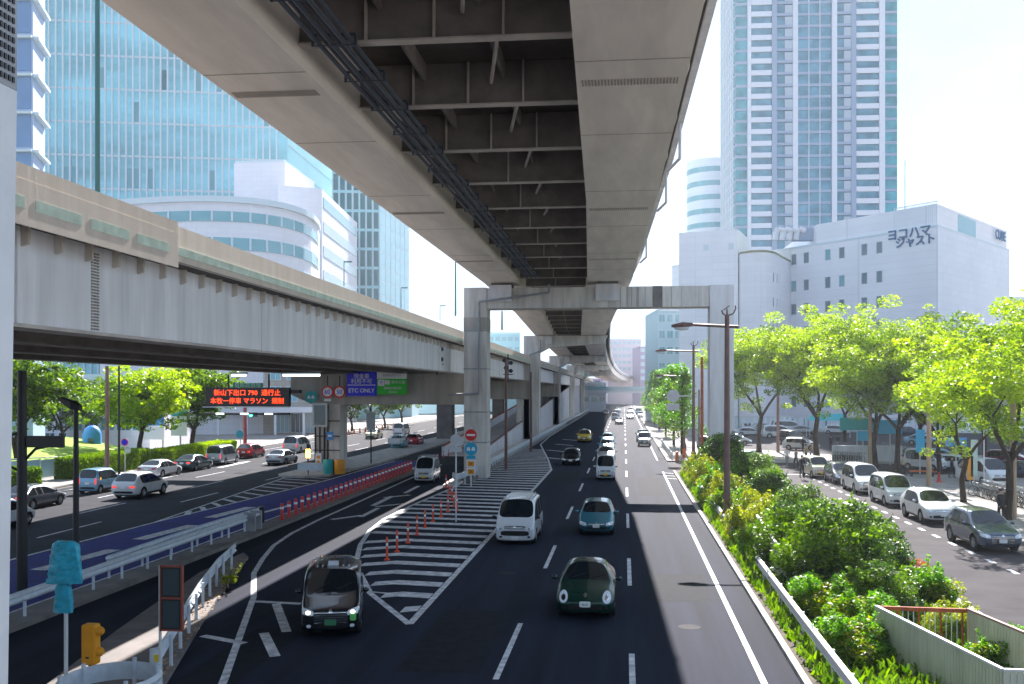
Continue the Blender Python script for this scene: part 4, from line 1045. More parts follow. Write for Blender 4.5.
# signs on the column nose
xs,zs=AY(469,436,70.6)
t=thing('column_sign_stack','stack of red no entry, blue cars only and orange plates on the portal column nose','sign',(-12.6,71,0))
Yp=70.9
def disc(px,py,Y,r,m,parent,name='disc',th=.03):
    x,z=AY(px,py,Y); return MB().lathe([(0,Y-th),(r,Y-th),(r,Y),(0,Y)],(x,0,z),'y',26).build(name,M[m],parent),x,z
def ring_sign(px,py,Y,r,parent,txt=None):
    o,x,z=disc(px,py,Y,r,'sign_red',parent); MB().lathe([(0,Y-.045),(r*.72,Y-.045),(r*.72,Y-.032),(0,Y-.032)],(x,0,z),'y',26).build('disc_face',M['sign_white'],o)
    if txt: text(txt,r*1.0,(x,Y-.06,z),FRONT,M['sign_blue'],'lettering',o,.004,bold=.002)
    return o,x,z
o,x,z=disc(471,435,Yp,.42,'sign_red',t,'no_entry_disc'); MB().box(x-.30,x+.30,Yp-.05,Yp-.032,z-.07,z+.07).build('bar',M['sign_white'],o)
o,x,z=disc(471,449,Yp,.47,'sign_cyan',t,'blue_disc')
def cars_mark(x,z,Y,s,parent):
    for q in (-.42,.42):
        b=MB(); b.box(x+s*(q-.3),x+s*(q+.3),Y-.05,Y-.034,z-s*.28,z+s*.02); b.box(x+s*(q-.2),x+s*(q+.2),Y-.05,Y-.034,z+s*.021,z+s*.27)
        b.box(x+s*(q-.27),x+s*(q-.13),Y-.05,Y-.034,z-s*.38,z-s*.281); b.box(x+s*(q+.13),x+s*(q+.27),Y-.05,Y-.034,z-s*.38,z-s*.281)
        b.build('car_mark',M['sign_white'],parent)
cars_mark(x,z+.02,Yp,.42,o)
MB().box(x-.33,x+.33,Yp-.03,Yp,z-.72,z-.475).build('blue_plate',M['sign_cyan'],t)
xo_,zo_=x,z
for dz in (-1.05,-1.62):
    o=MB().box(x-.32,x+.32,Yp-.03,Yp,zo_+dz-.26,zo_+dz+.26).build('plate',M['sign_white'],t); o2=MB().box(x-.24,x+.24,Yp-.045,Yp-.031,zo_+dz-.19,zo_+dz+.17).build('orange_face',M['sign_amber'],o)
    for s in (-1,1): MB().tube((x-.1,Yp-.05,zo_+dz-.01+s*.08),(x+.1,Yp-.05,zo_+dz-.01),.022,.022,4).build('chevron_mark',M['sign_black'],o)
MB().box(x-.05,x+.05,Yp+.002,Yp+.08,0,zo_+1.6).build('post',M['pale_metal'],t)
# sign seen from the back, in front of the column
x,y=G(456,522); 
t=thing('road_sign_back','grey back of a round sign and plate on a thin post before the column','sign',(x,y,0))
MB().tube((x,y,0),(x,y,4.9),.04,.04,8).build('post',M['pale_metal'],t)
xx,zz=AY(456,440,y); MB().lathe([(0,y-.06),(.31,y-.06),(.31,y-.04),(0,y-.04)],(x,0,zz),'y',24).build('disc',M['sign_back'],t)
xx,zz=AY(456,449.5,y); MB().box(x-.31,x+.31,y-.06,y-.042,zz-.14,zz+.14).build('plate',M['sign_back'],t)
# pier island guard, mirror etc
YP=82.4
def thing_at(name,label,cat,x,y): return thing(name,label,cat,(x,y,0))
x0,_=AY(298,476,77.5); x1,_=AY(323,476,77.5)
t=thing_at('island_guard','white guard beam on two posts in front of the sign pier','guard rail',x0,77.5)
MB().box(x0,x1,77.4,77.55,.55,1.15).build('beam',M['rail_white'],t)
for q in (.7,1.5): MB().tube((x0+q,77.65,.1),(x0+q,77.65,.9),.06,.06,8).build('post',M['rail_white'],t)
for px,m,lb in ((328,'sign_teal','green crash cushion at the foot of the sign pier'),(339,'orange_beacon','orange crash cushion at the foot of the sign pier')):
    x,z=AY(px,472,79); o=MB().lathe([(0,.15),(.42,.15),(.45,.3),(.45,1.15),(.40,1.3),(0,1.3)],n=18).build('crash_cushion',M[m],smooth=True); o.location=(x,79.2,0); tag(o,lb,'crash cushion')
x,z=AY(308,466,78.2)
t=thing_at('beacon','small amber flashing beacon on a post above the white guard beam','beacon',x,78.2)
MB().tube((x,78.2,.1),(x,78.2,1.5),.06,.06,8).build('post',M['black_metal'],t); MB().box(x-.14,x+.14,78.1,78.3,1.5,2.2).build('lamp',M['amber_light'],t); MB().box(x-.1,x+.1,78.1,78.3,2.202,2.65).build('cap',M['black_metal'],t)
x,z=AY(318.5,459,YP)
t=thing_at('reflector_panel','white panel with two orange discs on the sign pier','sign',x,YP)
MB().box(x-.26,x+.26,YP-.05,YP,z-.52,z+.52).build('panel',M['sign_white'],t)
for s in (-1,1): MB().lathe([(0,YP-.08),(.15,YP-.08),(.15,YP-.052),(0,YP-.052)],(x,0,z+s*.2-.05),'y',16).build('disc',M['sign_amber'],t)
x,z=AY(320,415,YP-.4)
t=thing_at('rear_view_panel','rounded rectangular dark mirror in a pale frame on the sign pier','mirror',x,YP-.4)
fr=MB().box(x-.66,x+.66,YP-.5,YP-.4,z-1.02,z+1.02).build('frame',M['pale_metal'],t); bv=fr.modifiers.new('b','BEVEL'); bv.width=.12; bv.segments=3; bv.affect='EDGES'
MB().box(x-.48,x+.48,YP-.53,YP-.502,z-.84,z+.84).build('glass',M['mirror_glass'],t)
MB().tube((x+.2,YP-.4,z),(x+.2,YP+.6,z),.05,.05,6).build('bracket',M['grey_metal'],t)
x,z=AY(330,436,YP)
o=MB().box(x-.28,x+.28,YP-.06,YP,z-.34,z+.34).build('small_blue_sign',M['sign_lblue']); tag(o,'small square blue sign with white mark on the sign pier','sign'); MB().box(x-.16,x+.16,YP-.075,YP-.062,z-.06,z+.1).build('mark',M['sign_white'],o)
Ys=82.3
t=thing_at('blue_round_sign','round turquoise sign with two white cars under the viaduct','sign',*[AY(311,397,Ys)[0],Ys]); o,x,z=disc(311,397,Ys,.52,'sign_teal',t); cars_mark(x,z,Ys,.42,o); MB().tube((x,Ys+.05,z),(x,Ys+.05,6.6),.05,.05,6).build('hanger',M['black_metal'],t)
for px,py,lb,tx in ((327.5,392,'left one of two red rimmed speed limit signs under the viaduct','60'),(339.5,392,'right one of two red rimmed speed limit signs under the viaduct','50')):
    t=thing_at('speed_limit_sign',lb,'sign',AY(px,py,Ys)[0],Ys); o,x,z=ring_sign(px,py,Ys,.53,t,tx); MB().tube((x,Ys+.05,z),(x,Ys+.05,8.2),.05,.05,6).build('hanger',M['black_metal'],t)
    if px<330: MB().box(x-.3,x+.3,Ys-.03,Ys,z-.78,z-.58).build('plate',M['sign_white'],t)
# toll direction signs
def sign_rect(name,label,px0,py0,px1,py1,Y,m):
    x0,z1=AY(px0,py0,Y); x1,z0=AY(px1,py1,Y); x1=AY(px1,py0,Y)[0]
    t=thing(name,label,'sign',((x0+x1)/2,Y,z0)); MB().box(x0,x1,Y-.08,Y,z0,z1).build('panel',M[m],t); return t,x0,x1,z0,z1
YS=82.0
t,x0,x1,z0,z1=sign_rect('toll_lane_sign','blue sign reading ETC ONLY with white characters above',347,372,376.6,396,YS,'sign_blue')
cx=(x0+x1)/2; h=z1-z0
text('現金車',.46,(cx,YS-.1,z1-h*.19),FRONT,M['sign_white'],'lettering',t,.01,bold=.002); text('利用不可',.46,(cx,YS-.1,z1-h*.40),FRONT,M['sign_white'],'lettering',t,.01,bold=.002)
text('ETC ONLY',.47,(cx,YS-.1,z1-h*.78),FRONT,M['sign_white'],'lettering',t,.01,bold=.008); MB().box(x0+.08,x1-.08,YS-.1,YS-.082,z1-h*.56,z1-h*.53).build('divider_line',M['sign_white'],t)
t,x0,x1,z0,z1=sign_rect('direction_sign','green sign with a white upper strip right of the blue one',377.2,372,407,394.5,YS,'sign_green'); cx=(x0+x1)/2;h=z1-z0; wd=x1-x0
MB().box(x0,x1,YS-.1,YS-.082,z1-h*.3,z1).build('white_strip',M['sign_white'],t)
text('首都高速入口',.27,(cx,YS-.11,z1-h*.15),FRONT,M['grey_metal'],'lettering',t,.01)
o=MB().box(x0+.08,x0+.62,YS-.1,YS-.082,z1-h*.62,z1-h*.34).build('route_badge',M['sign_white'],t); text('Y',.4,(x0+.35,YS-.11,z1-h*.48),FRONT,M['sign_blue'],'lettering',o,.01)
MB().box(x0+.66,x0+1.1,YS-.1,YS-.082,z1-h*.55,z1-h*.36).build('exit_badge',M['sign_white'],t)
text('横浜公園',.3,(cx+.55,YS-.11,z1-h*.46),FRONT,M['sign_white'],'lettering',t,.01); text('みなとみらい',.26,(cx+.1,YS-.11,z1-h*.72),FRONT,M['sign_white'],'lettering',t,.01,bold=.006); text('出入口',.24,(cx+.1,YS-.11,z1-h*.89),FRONT,M['sign_white'],'lettering',t,.01)
# led board
YL=80.0
x0,z1=AY(207,388.5,YL); x1=AY(288,388,YL)[0]; z0=AY(247,405.5,YL)[1]
t=thing('message_board','black electronic board with two rows of glowing red orange characters','sign',((x0+x1)/2,YL,z0))
MB().box(x0-.1,x1+.1,YL-.05,YL+.45,z0-.08,z1+.08).build('housing',M['led_panel'],t)
hh=z1-z0
text('新山下出口 790  通行止',.55,((x0+x1)/2,YL-.06,z1-hh*.27),FRONT,M['led'],'lettering',t,.01,sx=1.02,bold=.002)
text('本牧ー停車 マラソン  規制',.55,((x0+x1)/2,YL-.06,z0+hh*.25),FRONT,M['led'],'lettering',t,.01,sx=.98,bold=.002)
MB().box(x0-.1,x1+.2,YL-.7,YL-.06,z0-.16,z0-.09).build('ledge',M['pale_metal'],t)
lb_=MB().box(x0-.2,x1+.1,YL-.3,YL+.3,z0-.78,z0-.62).build('lower_bar',M['black_metal'],t)
for f_ in (.18,.48,.78): MB().box(x0+(x1-x0)*f_-.35,x0+(x1-x0)*f_+.35,YL-.34,YL-.302,z0-.75,z0-.62).build('tube_lamp',M['tube_light'],lb_)
for f_ in (.25,.75): MB().tube((x0+(x1-x0)*f_,YL+.3,z1),(x0+(x1-x0)*f_,YL+.3,8.3),.08,.08,8).build('hanger',M['black_metal'],t)
MB().box(x1+.11,x1+.9,YL+.2,YL+.8,6.7,7.0).build('support_beam',M['black_metal'],t)
a0,b1=AY(233,383,YL); a1=AY(263,383,YL)[0]; b0=AY(233,389,YL)[1]
t=thing('place_name_plate','dark green plate with five pale characters on top of the message board','sign',((a0+a1)/2,YL,b0)); MB().box(a0,a1,YL-.05,YL+.05,z1+.09,b1).build('panel',M['sign_dgreen'],t)
text('首都高情報',.40,((a0+a1)/2,YL-.07,(z1+.09+b1)/2),FRONT,mat('green_pale',(.35,.6,.45),.5),'lettering',t,.01,sx=1.15)
for px0,px1,py,lb in ((283,320,376,'long fluorescent strip light under the viaduct left of the speed signs'),(232,246,376.5,'short fluorescent light above the green plate')):
    xa,za=AY(px0,py,74); xb=AY(px1,py,74)[0]
    t=thing('strip_light',lb,'light',((xa+xb)/2,74,za)); MB().box(xa,xb,73.9,74.05,8.02,8.2).build('tube',M['tube_light'],t); MB().box(xa-.1,xb+.1,73.85,74.1,8.201,8.355).build('fitting',M['grey_metal'],t)
# square sign on a post beyond the pier
x,y=G(371,465); 
t=thing('road_sign_back','large pale square sign back on a dark post beyond the sign pier','sign',(x,y,0)); MB().tube((x,y,0),(x,y,6.1),.07,.07,8).build('post',M['black_metal'],t)
MB().box(x-.42,x+.42,y-.1,y-.07,3.3,4.95).build('panel',M['sign_back'],t)
# lamp posts on the right, maroon with long arm
def maroon_lamp(x,y,h,arm,label,finial=True):
    t=thing('street_lamp',label,'street lamp',(x,y,0))
    MB().lathe([(0,.1),(.26,.1),(.26,.9),(.20,1.0),(.17,1.05),(.11,h),(0,h)],(x,y,0),n=14).build('pole',M['brown_metal'],t,smooth=True)
    MB().tube((x+.55,y,h-.55),(x-arm+.6,y,h-.42),.08,.07,8).build('arm',M['brown_metal'],t)
    b=MB(); b.loft([[(x-arm+.7,y-.14,h-.5),(x-arm+.7,y+.14,h-.5),(x-arm+.7,y+.1,h-.34),(x-arm+.7,y-.1,h-.34)],[(x-arm+.2,y-.24,h-.55),(x-arm+.2,y+.24,h-.55),(x-arm+.2,y+.14,h-.3),(x-arm+.2,y-.14,h-.3)],[(x-arm-.35,y-.12,h-.55),(x-arm-.35,y+.12,h-.55),(x-arm-.35,y+.08,h-.42),(x-arm-.35,y-.08,h-.42)]])
    hd=b.build('lamp_head',M['brown_metal'],t); MB().ell((x-arm+.15,y,h-.57),.38,.18,.14,12,8).build('globe',M['lamp_clear'],hd,smooth=True)
    if finial:
        f=MB(); f.tube((x,y,h),(x,y,h+.35),.05,.03,8)
        f.pipe([(x+.05,y,h+.02),(x+.3,y,h+.1),(x+.42,y,h+.35),(x+.40,y,h+.5)],.035,6); f.pipe([(x-.05,y,h+.02),(x-.2,y,h+.1),(x-.26,y,h+.28)],.035,6); f.tube((x-.18,y,h+.28),(x+.12,y,h+.50),.025,.025,5)
        f.build('finial',M['brown_metal'],t)
    return t
x,y=G(727,531); maroon_lamp(x,y,CH+(391-318)/995.6*y*1.012,2.35,'tallest maroon street lamp rising from the shrubs, arm toward the road')
x,y=G(693.5,462); maroon_lamp(x,y,CH+(391-347)/995.6*y*1.01,3.3,'second maroon street lamp at the median end')
x,y=G(684,452); t=maroon_lamp(x,y,CH+(391-372)/995.6*y,3.0,'small farthest maroon street lamp before the round trees',False)
simple_pole(702,462,357,.16,'rust','reddish brown bare pole right of the second maroon lamp','utility_pole')
x,y=G(699,462)
t=thing('road_sign_back','grey back of a round sign with two plates on an arm beside the maroon lamp','sign',(x,y,0))
xx,zz=AY(673,396,y); MB().lathe([(0,y-.1),(.62,y-.1),(.62,y-.06),(0,y-.06)],(xx,0,zz),'y',26).build('disc',M['sign_back'],t)
xx2,zz2=AY(673,406,y); MB().box(xx2-.6,xx2+.6,y-.1,y-.06,zz2-.42,zz2+.24).build('plate',M['sign_back'],t)
MB().tube((xx,y,zz),(x,y,zz),.05,.05,6).build('arm',M['pale_metal'],t); MB().tube((x,y,0),(x,y,zz+.6),.08,.08,8).build('post',M['pinkbrown_metal'],t)
# poles of the frontage pavement
for px,py,top,m,lb in ((778,452,383,'pinkbrown_metal','thin brown pole left of the walking people'),(870,470,392,'wood_pole','tan wooden pole at the double trunk tree'),(929,488,388,'wood_pole','brown and tan wooden pole behind the compact boxy van'),(1013,521,400,'wood_pole','tan wooden pole at the right edge beside the dark trunk')):
    x,y,z=simple_pole(px,py,top,.17,m,lb,'utility_pole')
def small_plate(px,py,Y,w,h,m,name,label,post=None):
    x,z=AY(px,py,Y); t=thing(name,label,'sign',(x,Y,0)); MB().box(x-w/2,x+w/2,Y-.06,Y-.02,z-h/2,z+h/2).build('panel',M[m],t)
    MB().tube((x,Y,0),(x,Y,z+h/2),.04,.04,6).build('post',M['pale_metal'],t); return t
def arm_plate(ppx,ppy,px,py,w,h,label):
    x0,Y=G(ppx,ppy); x,z=AY(px,py,Y-.3); t=thing('lamp_box',label,'light fitting',(x,Y,z)); MB().box(x-w/2,x+w/2,Y-.4,Y-.25,z-h/2,z+h/2).build('box',M['grey_metal'],t); MB().box(x-w/2+.05,x+w/2-.05,Y-.415,Y-.401,z-h/2+.05,z+h/2-.05).build('face',M['pale_metal'],t); MB().tube((x0,Y-.3,z),(x,Y-.3,z),.03,.03,6).build('arm',M['grey_metal'],t)
arm_plate(1013,521,1000,402,.75,.42,'grey framed box high beside the rightmost wooden pole')
arm_plate(929,488,919,397,.6,.5,'grey framed box among the leaves on the brown and tan pole')
# black poles on the left viaduct side and green poles
def tall(px,py0,py1,Y,r,m,label):
    x,z0=AY(px,py0,Y); z1=AY(px,py1,Y)[1]; o=MB().tube((0,0,0),(0,0,z1-z0),r,r*.7,8).build('lamp_pole',M[m],smooth=True); o.location=(x,Y,z0); tag(o,label,'pole'); return x,z0
Yv=27.3; x,z0=AY(97.5,184,Yv)
tp=thing('lamp_pole','tall slim teal grey pole rising from the near viaduct parapet','pole',(x,Yv,z0)); MB().tube((x,Yv,12.0),(x,Yv,24),.075,.07,10).build('pole',M['teal_metal'],tp,smooth=True); MB().box(x-.18,x+.18,Yv-.12,Yv+.12,12.05,12.35).build('base_clamp',M['black_metal'],tp)
def arm_lamp(px,py0,py1,Y,label,arm=-.9):
    x,z0=AY(px,py0,Y); z1=AY(px,py1,Y)[1]; t=thing('street_lamp',label,'street lamp',(x,Y,z0))
    MB().tube((x,Y,z0),(x,Y,z1),.06,.05,8).build('pole',M['teal_metal'],t); MB().box(x+min(0,-arm),x+max(0,-arm),Y-.08,Y+.08,z1-.05,z1+.1).build('lamp_head',M['teal_metal'],t)
arm_lamp(344,286,262,110,'slim lamp above the parapet before the white building'); arm_lamp(401,308,288,130,'slim lamp above the parapet before the teal tower'); arm_lamp(440,321,306,150,'slim lamp above the parapet near the portal')
for px,p0,p1,lb in ((455.5,316,262,'tall green pole left of the portal column'),(502,330,311,'green pole seen through the portal opening')):
    tall(px,p0,p1,120,.12,'teal_metal',lb)
x,z=AY(455,322,118); sg=thing('viaduct_sign_board','dark panel board on the parapet left of the portal column','sign',(x,118,11.9)); MB().box(x-1.0,x+1.0,117.9,118.1,12,13.5).build('panel',M['teal_metal'],sg); MB().tube((x,118.2,11.9),(x,118.2,13.4),.06,.06,6).build('post',M['black_metal'],sg)
# signals on the viaduct side
for px,py,Y,lb in ((437,353,76,'cluster of dark signal lamps on the viaduct girder left of the portal'),(508,366,100,'cluster of dark signal lamps beyond the portal column')):
    x,z=AY(px,py,Y); t=thing('lane_signal',lb,'signal',(x,Y,z)); MB().tube((x,Y,z-1.7),(x,Y,z+1.2),.06,.06,8).build('post',M['black_metal'],t)
    for dx,dz in ((-.35,.55),(.3,.3),(.3,-.5),(-.2,-.2)):
        MB().lathe([(0,Y-.3),(.2,Y-.3),(.2,Y+.1),(0,Y+.1)],(x+dx,0,z+dz),'y',14).build('lamp_hood',M['black_metal'],t)
    MB().box(x-.5,x+.5,Y+.02,Y+.1,z-.9,z-.82).build('bracket',M['black_metal'],t)
for px,py,top,lb in ((506,470,358,'dark pole between the portal column and the ramp'),(531,452,372,'dark pole in front of the second haunched column')):
    simple_pole(px,py,top,.12,'brown_metal',lb,'utility_pole')
x,y=G(505,470); 
# median: guard rail and planters
wbeam('guard_rail','weathered grey guard rail among the shrubs along the near median kerb',[(4.78,20),(4.8,28),(4.85,37.2)],.72,2.0,'pale_metal',-1)
wbeam('guard_rail','weathered guard rail half covered by shrubs in the middle of the median',[(4.85,45),(4.9,54),(4.9,66)],.72,2.0,'pale_metal',-1)
def slat_wall(mb,p,q,z0,z1,pitch=.22):
    p=Vector(p);q=Vector(q);d=(q-p);L=d.length;d.normalize();n=Vector((d.y,-d.x))
    s=0
    while s<L-.02:
        e=min(L,s+pitch-.02); mb.obox(p,d,n,s,e,-.03,.03,z0,z1); s+=pitch
def enclosure(name,label,FL,NL,FR,z0,z1):
    FL,NL,FR=Vector(FL),Vector(NL),Vector(FR); NR=FR+(NL-FL)
    t=thing(name,label,'fence',(NL.x,NL.y,0))
    def seg(mb,p,q,a,b,za,zb,mi=0):
        d=(q-p); L=d.length; d.normalize(); n=Vector((d.y,-d.x)); mb.obox(p,d,n,0,L,a,b,za,zb,mi); return mb
    for p,q in ((FL,NL),(FR,NR),(NL,NR)):
        mb=MB(); slat_wall(mb,p,q,z0,z1,.13); seg(mb,p,q,-.012,.012,z0+.05,z1-.03); mb.build('side_panel',M['fence_cream'],t)
    for p,q,m in ((FL,NL,'pale_metal'),(FR,NR,'pinkbrown_metal'),(NL,NR,'pale_metal')):
        MB.build(seg(MB(),p,q,-.045,.045,z1+.002+(.003 if p is NL else 0),z1+.05),'top_rail',M[m],t)
    MB.build(seg(MB(),FL,FR,-.04,.04,z1-.07,z1+.03),'rusty_rail',M['rust'],t)
    MB.build(seg(MB(),FL,FR,-.03,.03,z0+.08,z0+.14),'rusty_rail',M['rust'],t)
    d=FR-FL; n=int(d.length/.13)
    for i in range(1,n):
        p=FL+d*(i/n); MB().tube((p.x,p.y,z0+.12),(p.x,p.y,z1-.06),.012 if i%4 else .028,None,5).build('bar',M['rust'] if i%4==0 else M['pale_metal'],t)
    MB().prism([FL*.98+NR*.02,NL*.98+FR*.02,NR*.98+FL*.02,FR*.98+NL*.02],z0-.02,z0+.02).build('floor',M['dark_concrete'],t)
    return FL,NL,NR,FR
EN=enclosure('stair_enclosure','cream slatted enclosure with a rusty end rail in the near shrubs',G(876,607,1.3),G(1003,671,1.3),G(968,610,1.3),.12,1.3)
enclosure('stair_enclosure','small cream slatted enclosure with rusty bars farther back in the shrubs',G(757,516,1.5),G(777,545,1.5),G(781,518,1.5),.12,1.5)
# barrier at the median end
wbeam('guard_rail','white pipe railing at the kerb where the round trees begin',[(4.7,100),(4.7,128)],.8,2.5,'pale_metal',-1,pipes=True)
for px,py,lb in ((677,462,'orange striped post at the median tip beneath the maroon lamp'),(684,459,'orange cushion beside the reddish pole foot')):
    x,y=G(px,py); o=MB().lathe([(0,.1),(.17,.1),(.15,1.0),(0,1.05)],n=12).build('bollard',M['orange'],smooth=True); o.location=(x,y,0); tag(o,lb,'bollard')
# ---------------------------------------------------------------- vegetation
def leaves(mb_v,mb_f,c,rad,n,size,rnd,flat=1.0,shell=.35):
    for _ in range(n):
        while True:
            v=Vector((rnd.uniform(-1,1),rnd.uniform(-1,1),rnd.uniform(-1,1)))
            if .001<v.length<=1: break
        v=v.normalized()*(shell+(1-shell)*v.length**.6) if rnd.random()<.8 else v
        p=Vector((c[0]+v.x*rad[0],c[1]+v.y*rad[1],c[2]+v.z*rad[2]))
        a=Vector((rnd.gauss(0,1),rnd.gauss(0,1),rnd.gauss(0,.6))).normalized(); b=a.cross(Vector((rnd.gauss(0,1),rnd.gauss(0,1),rnd.gauss(0,1)))).normalized()
        s=size*rnd.uniform(.6,1.25); o=len(mb_v)
        mb_v += [tuple(p-a*s),tuple(p-b*s*.42+a*s*.1),tuple(p+a*s),tuple(p+b*s*.42+a*s*.1)]; mb_f.append((o,o+1,o+2,o+3))
def leaf_obj(name,V,F,m,parent):
    me=bpy.data.meshes.new(name); me.from_pydata(V,[],F); me.materials.append(M[m]); o=bpy.data.objects.new(name,me); COL.objects.link(o); o.parent=parent; o['_o']=(0,0,0); return o
def camphor(seed,h=13,spread=4.6,fork=3.6,m1='leaf_lime',m2='leaf_mid',dens=1.0,size=.24):
    rnd=random.Random(seed); t=thing('street_tree','','tree',(0,0,0)); tb=MB(); tips=[]
    def limb(p,d,L,r,lev):
        q=p; n=3
        for i in range(n):
            d2=(d+Vector((rnd.gauss(0,.16),rnd.gauss(0,.16),rnd.gauss(.05,.08)))).normalized(); e=q+d2*(L/n); r2=r*(.86 if i<n-1 else .75)
            tb.tube(q,e,r,r2,7); q=e;d=d2;r=r2
            if lev>=2 or (lev==1 and i>0): tips.append(q.copy())
        if lev<3:
            k=3 if lev==0 else rnd.choice((2,3))
            a0=rnd.uniform(0,6.28)
            for i in range(k):
                a=a0+6.28*i/k+rnd.uniform(-.4,.4); out=Vector((math.cos(a),math.sin(a),0))*(.75 if lev<2 else .9)
                limb(q,(d*.75+out*.8+Vector((0,0,.15))).normalized(),L*rnd.uniform(.62,.82),r*.72,lev+1)
        tips.append(q.copy())
    tb.tube((0,0,-.05),(0,0,.35),.36,.25,10)
    p0=Vector((0,0,.3)); p1=Vector((rnd.uniform(-.15,.15),rnd.uniform(-.15,.15),fork*.55)); p2=Vector((rnd.uniform(-.3,.3),rnd.uniform(-.3,.3),fork))
    tb.tube(p0,p1,.26,.22,10); tb.tube(p1,p2,.22,.21,10)
    k=rnd.choice((3,4)); a0=rnd.uniform(0,6.28)
    for i in range(k):
        a=a0+6.28*i/k+rnd.uniform(-.3,.3); limb(p2,Vector((math.cos(a)*.62,math.sin(a)*.62,.8)).normalized(),(h-fork)*.36,.15,1)
    V=[];F=[];V2=[];F2=[]
    for q in tips:
        for _ in range(2):
            c=q+Vector((rnd.gauss(0,.9),rnd.gauss(0,.9),rnd.gauss(.1,.95)))
            if c.z<fork+.5: continue
            rr=rnd.uniform(.35,.95)*spread*.2
            n=int(115*dens*rr*rr)+5
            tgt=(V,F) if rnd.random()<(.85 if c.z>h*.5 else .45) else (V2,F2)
            leaves(tgt[0],tgt[1],(c.x,c.y,c.z),(rr*1.1,rr*1.1,rr*.62),n,size*rnd.uniform(.7,1),rnd,shell=.1)
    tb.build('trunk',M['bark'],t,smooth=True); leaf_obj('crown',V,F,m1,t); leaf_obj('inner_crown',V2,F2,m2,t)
    return t
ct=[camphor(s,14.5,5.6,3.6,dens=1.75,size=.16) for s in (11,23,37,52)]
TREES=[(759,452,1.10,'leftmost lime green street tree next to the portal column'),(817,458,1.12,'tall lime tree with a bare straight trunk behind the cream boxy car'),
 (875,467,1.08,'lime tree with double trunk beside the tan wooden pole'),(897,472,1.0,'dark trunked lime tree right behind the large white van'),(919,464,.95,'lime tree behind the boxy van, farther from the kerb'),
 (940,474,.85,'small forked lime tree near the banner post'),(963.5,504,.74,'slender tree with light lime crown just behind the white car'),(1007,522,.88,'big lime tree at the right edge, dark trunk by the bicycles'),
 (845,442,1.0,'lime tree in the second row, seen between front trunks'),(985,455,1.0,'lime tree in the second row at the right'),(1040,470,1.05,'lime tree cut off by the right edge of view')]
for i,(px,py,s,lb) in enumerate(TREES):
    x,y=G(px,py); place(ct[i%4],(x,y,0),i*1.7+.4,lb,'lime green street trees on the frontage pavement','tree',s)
# left side trees seen under the viaduct
lt=[camphor(s,9.5,4.6,2.4,'leaf_mid','leaf_dark',1.1,.24) for s in (71,83)]
x,y=G(30,478); place(lt[0],(x-1,y,0),.3,'dark green tree left of the black lamp, under the viaduct edge','trees along the left pavement','tree',1.15)
x,y=G(140,462); o=camphor(91,9.5,5.0,3.0,'leaf_lime','leaf_mid',1.1,.26); o.location=(x,y,0); o.rotation_euler=(0,0,.9); tag(o,'bright yellow green tree behind the hedge with forking dark trunk','tree','trees along the left pavement')
x,y=G(193,455); place(lt[1],(x,y,0),2,'dark leaved tree left of the message board','trees along the left pavement','tree',1.1)
for px,py,s,lb in ((60,455,1.0,'tree half hidden behind the pole at far left'),(168,440,1.0,'tree farther behind the blue parking sign'),(352,432,.85,'green tree right of the sign pier'),(385,428,.9,'green tree seen through the pier opening'),(402,424,.95,'green tree nearest the far white van'),(372,421,1.15,'tree farthest back between the others under the beam')):
    x,y=G(px,py); place(lt[random.randint(0,1)],(x,y,0),px,lb,'trees along the left pavement','tree',s)
# rounder street trees by the road, upright
def upright(seed,h=9,w=2.4):
    rnd=random.Random(seed); t=thing('young_tree','','tree',(0,0,0)); tb=MB(); tb.tube((0,0,-.05),(0,0,h*.5),.17,.12,8); tb.tube((0,0,h*.5),(0,0,h*.93),.12,.03,7)
    V=[];F=[];V2=[];F2=[]
    for k in range(46):
        z=1.8+(h-2)*(k/46)**.95; f=(1-((z-1.8)/(h-1.5))**1.6)*(.75+.25*math.sin(k)); a=rnd.uniform(0,6.28); r=w*f*rnd.uniform(.5,1)
        e=Vector((math.cos(a)*r,math.sin(a)*r,z+.5)); tb.tube((0,0,max(.8,z-.6)),e,.035,.012,4)
        tg=(V,F) if rnd.random()<.65 else (V2,F2)
        rr=rnd.uniform(.5,.85); leaves(tg[0],tg[1],e,(rr,rr,rr*.85),110,.15,rnd)
    tb.build('trunk',M['bark'],t,smooth=True); leaf_obj('crown',V,F,'leaf_fresh',t); leaf_obj('inner_crown',V2,F2,'leaf_mid',t); return t
ut=[upright(5),upright(6)]
for i,(px,py,s,lb) in enumerate(((676,455,1.0,'nearest fresh green roadside tree behind the round sign back'),(668,446,1.05,'second fresh green roadside tree toward the distance'),(660,437,1.05,'third fresh green roadside tree'),(654,430,1.1,'fourth fresh green roadside tree'),(649,425,1.15,'fifth roadside tree, partly behind the others'),(645,421,1.15,'farthest fresh green roadside tree'))):
    x,y=G(px,py); x=max(x,6.2); place(ut[i%2],(x,y,.1),i*2.1,lb,'fresh green trees along the right kerb','tree',s)
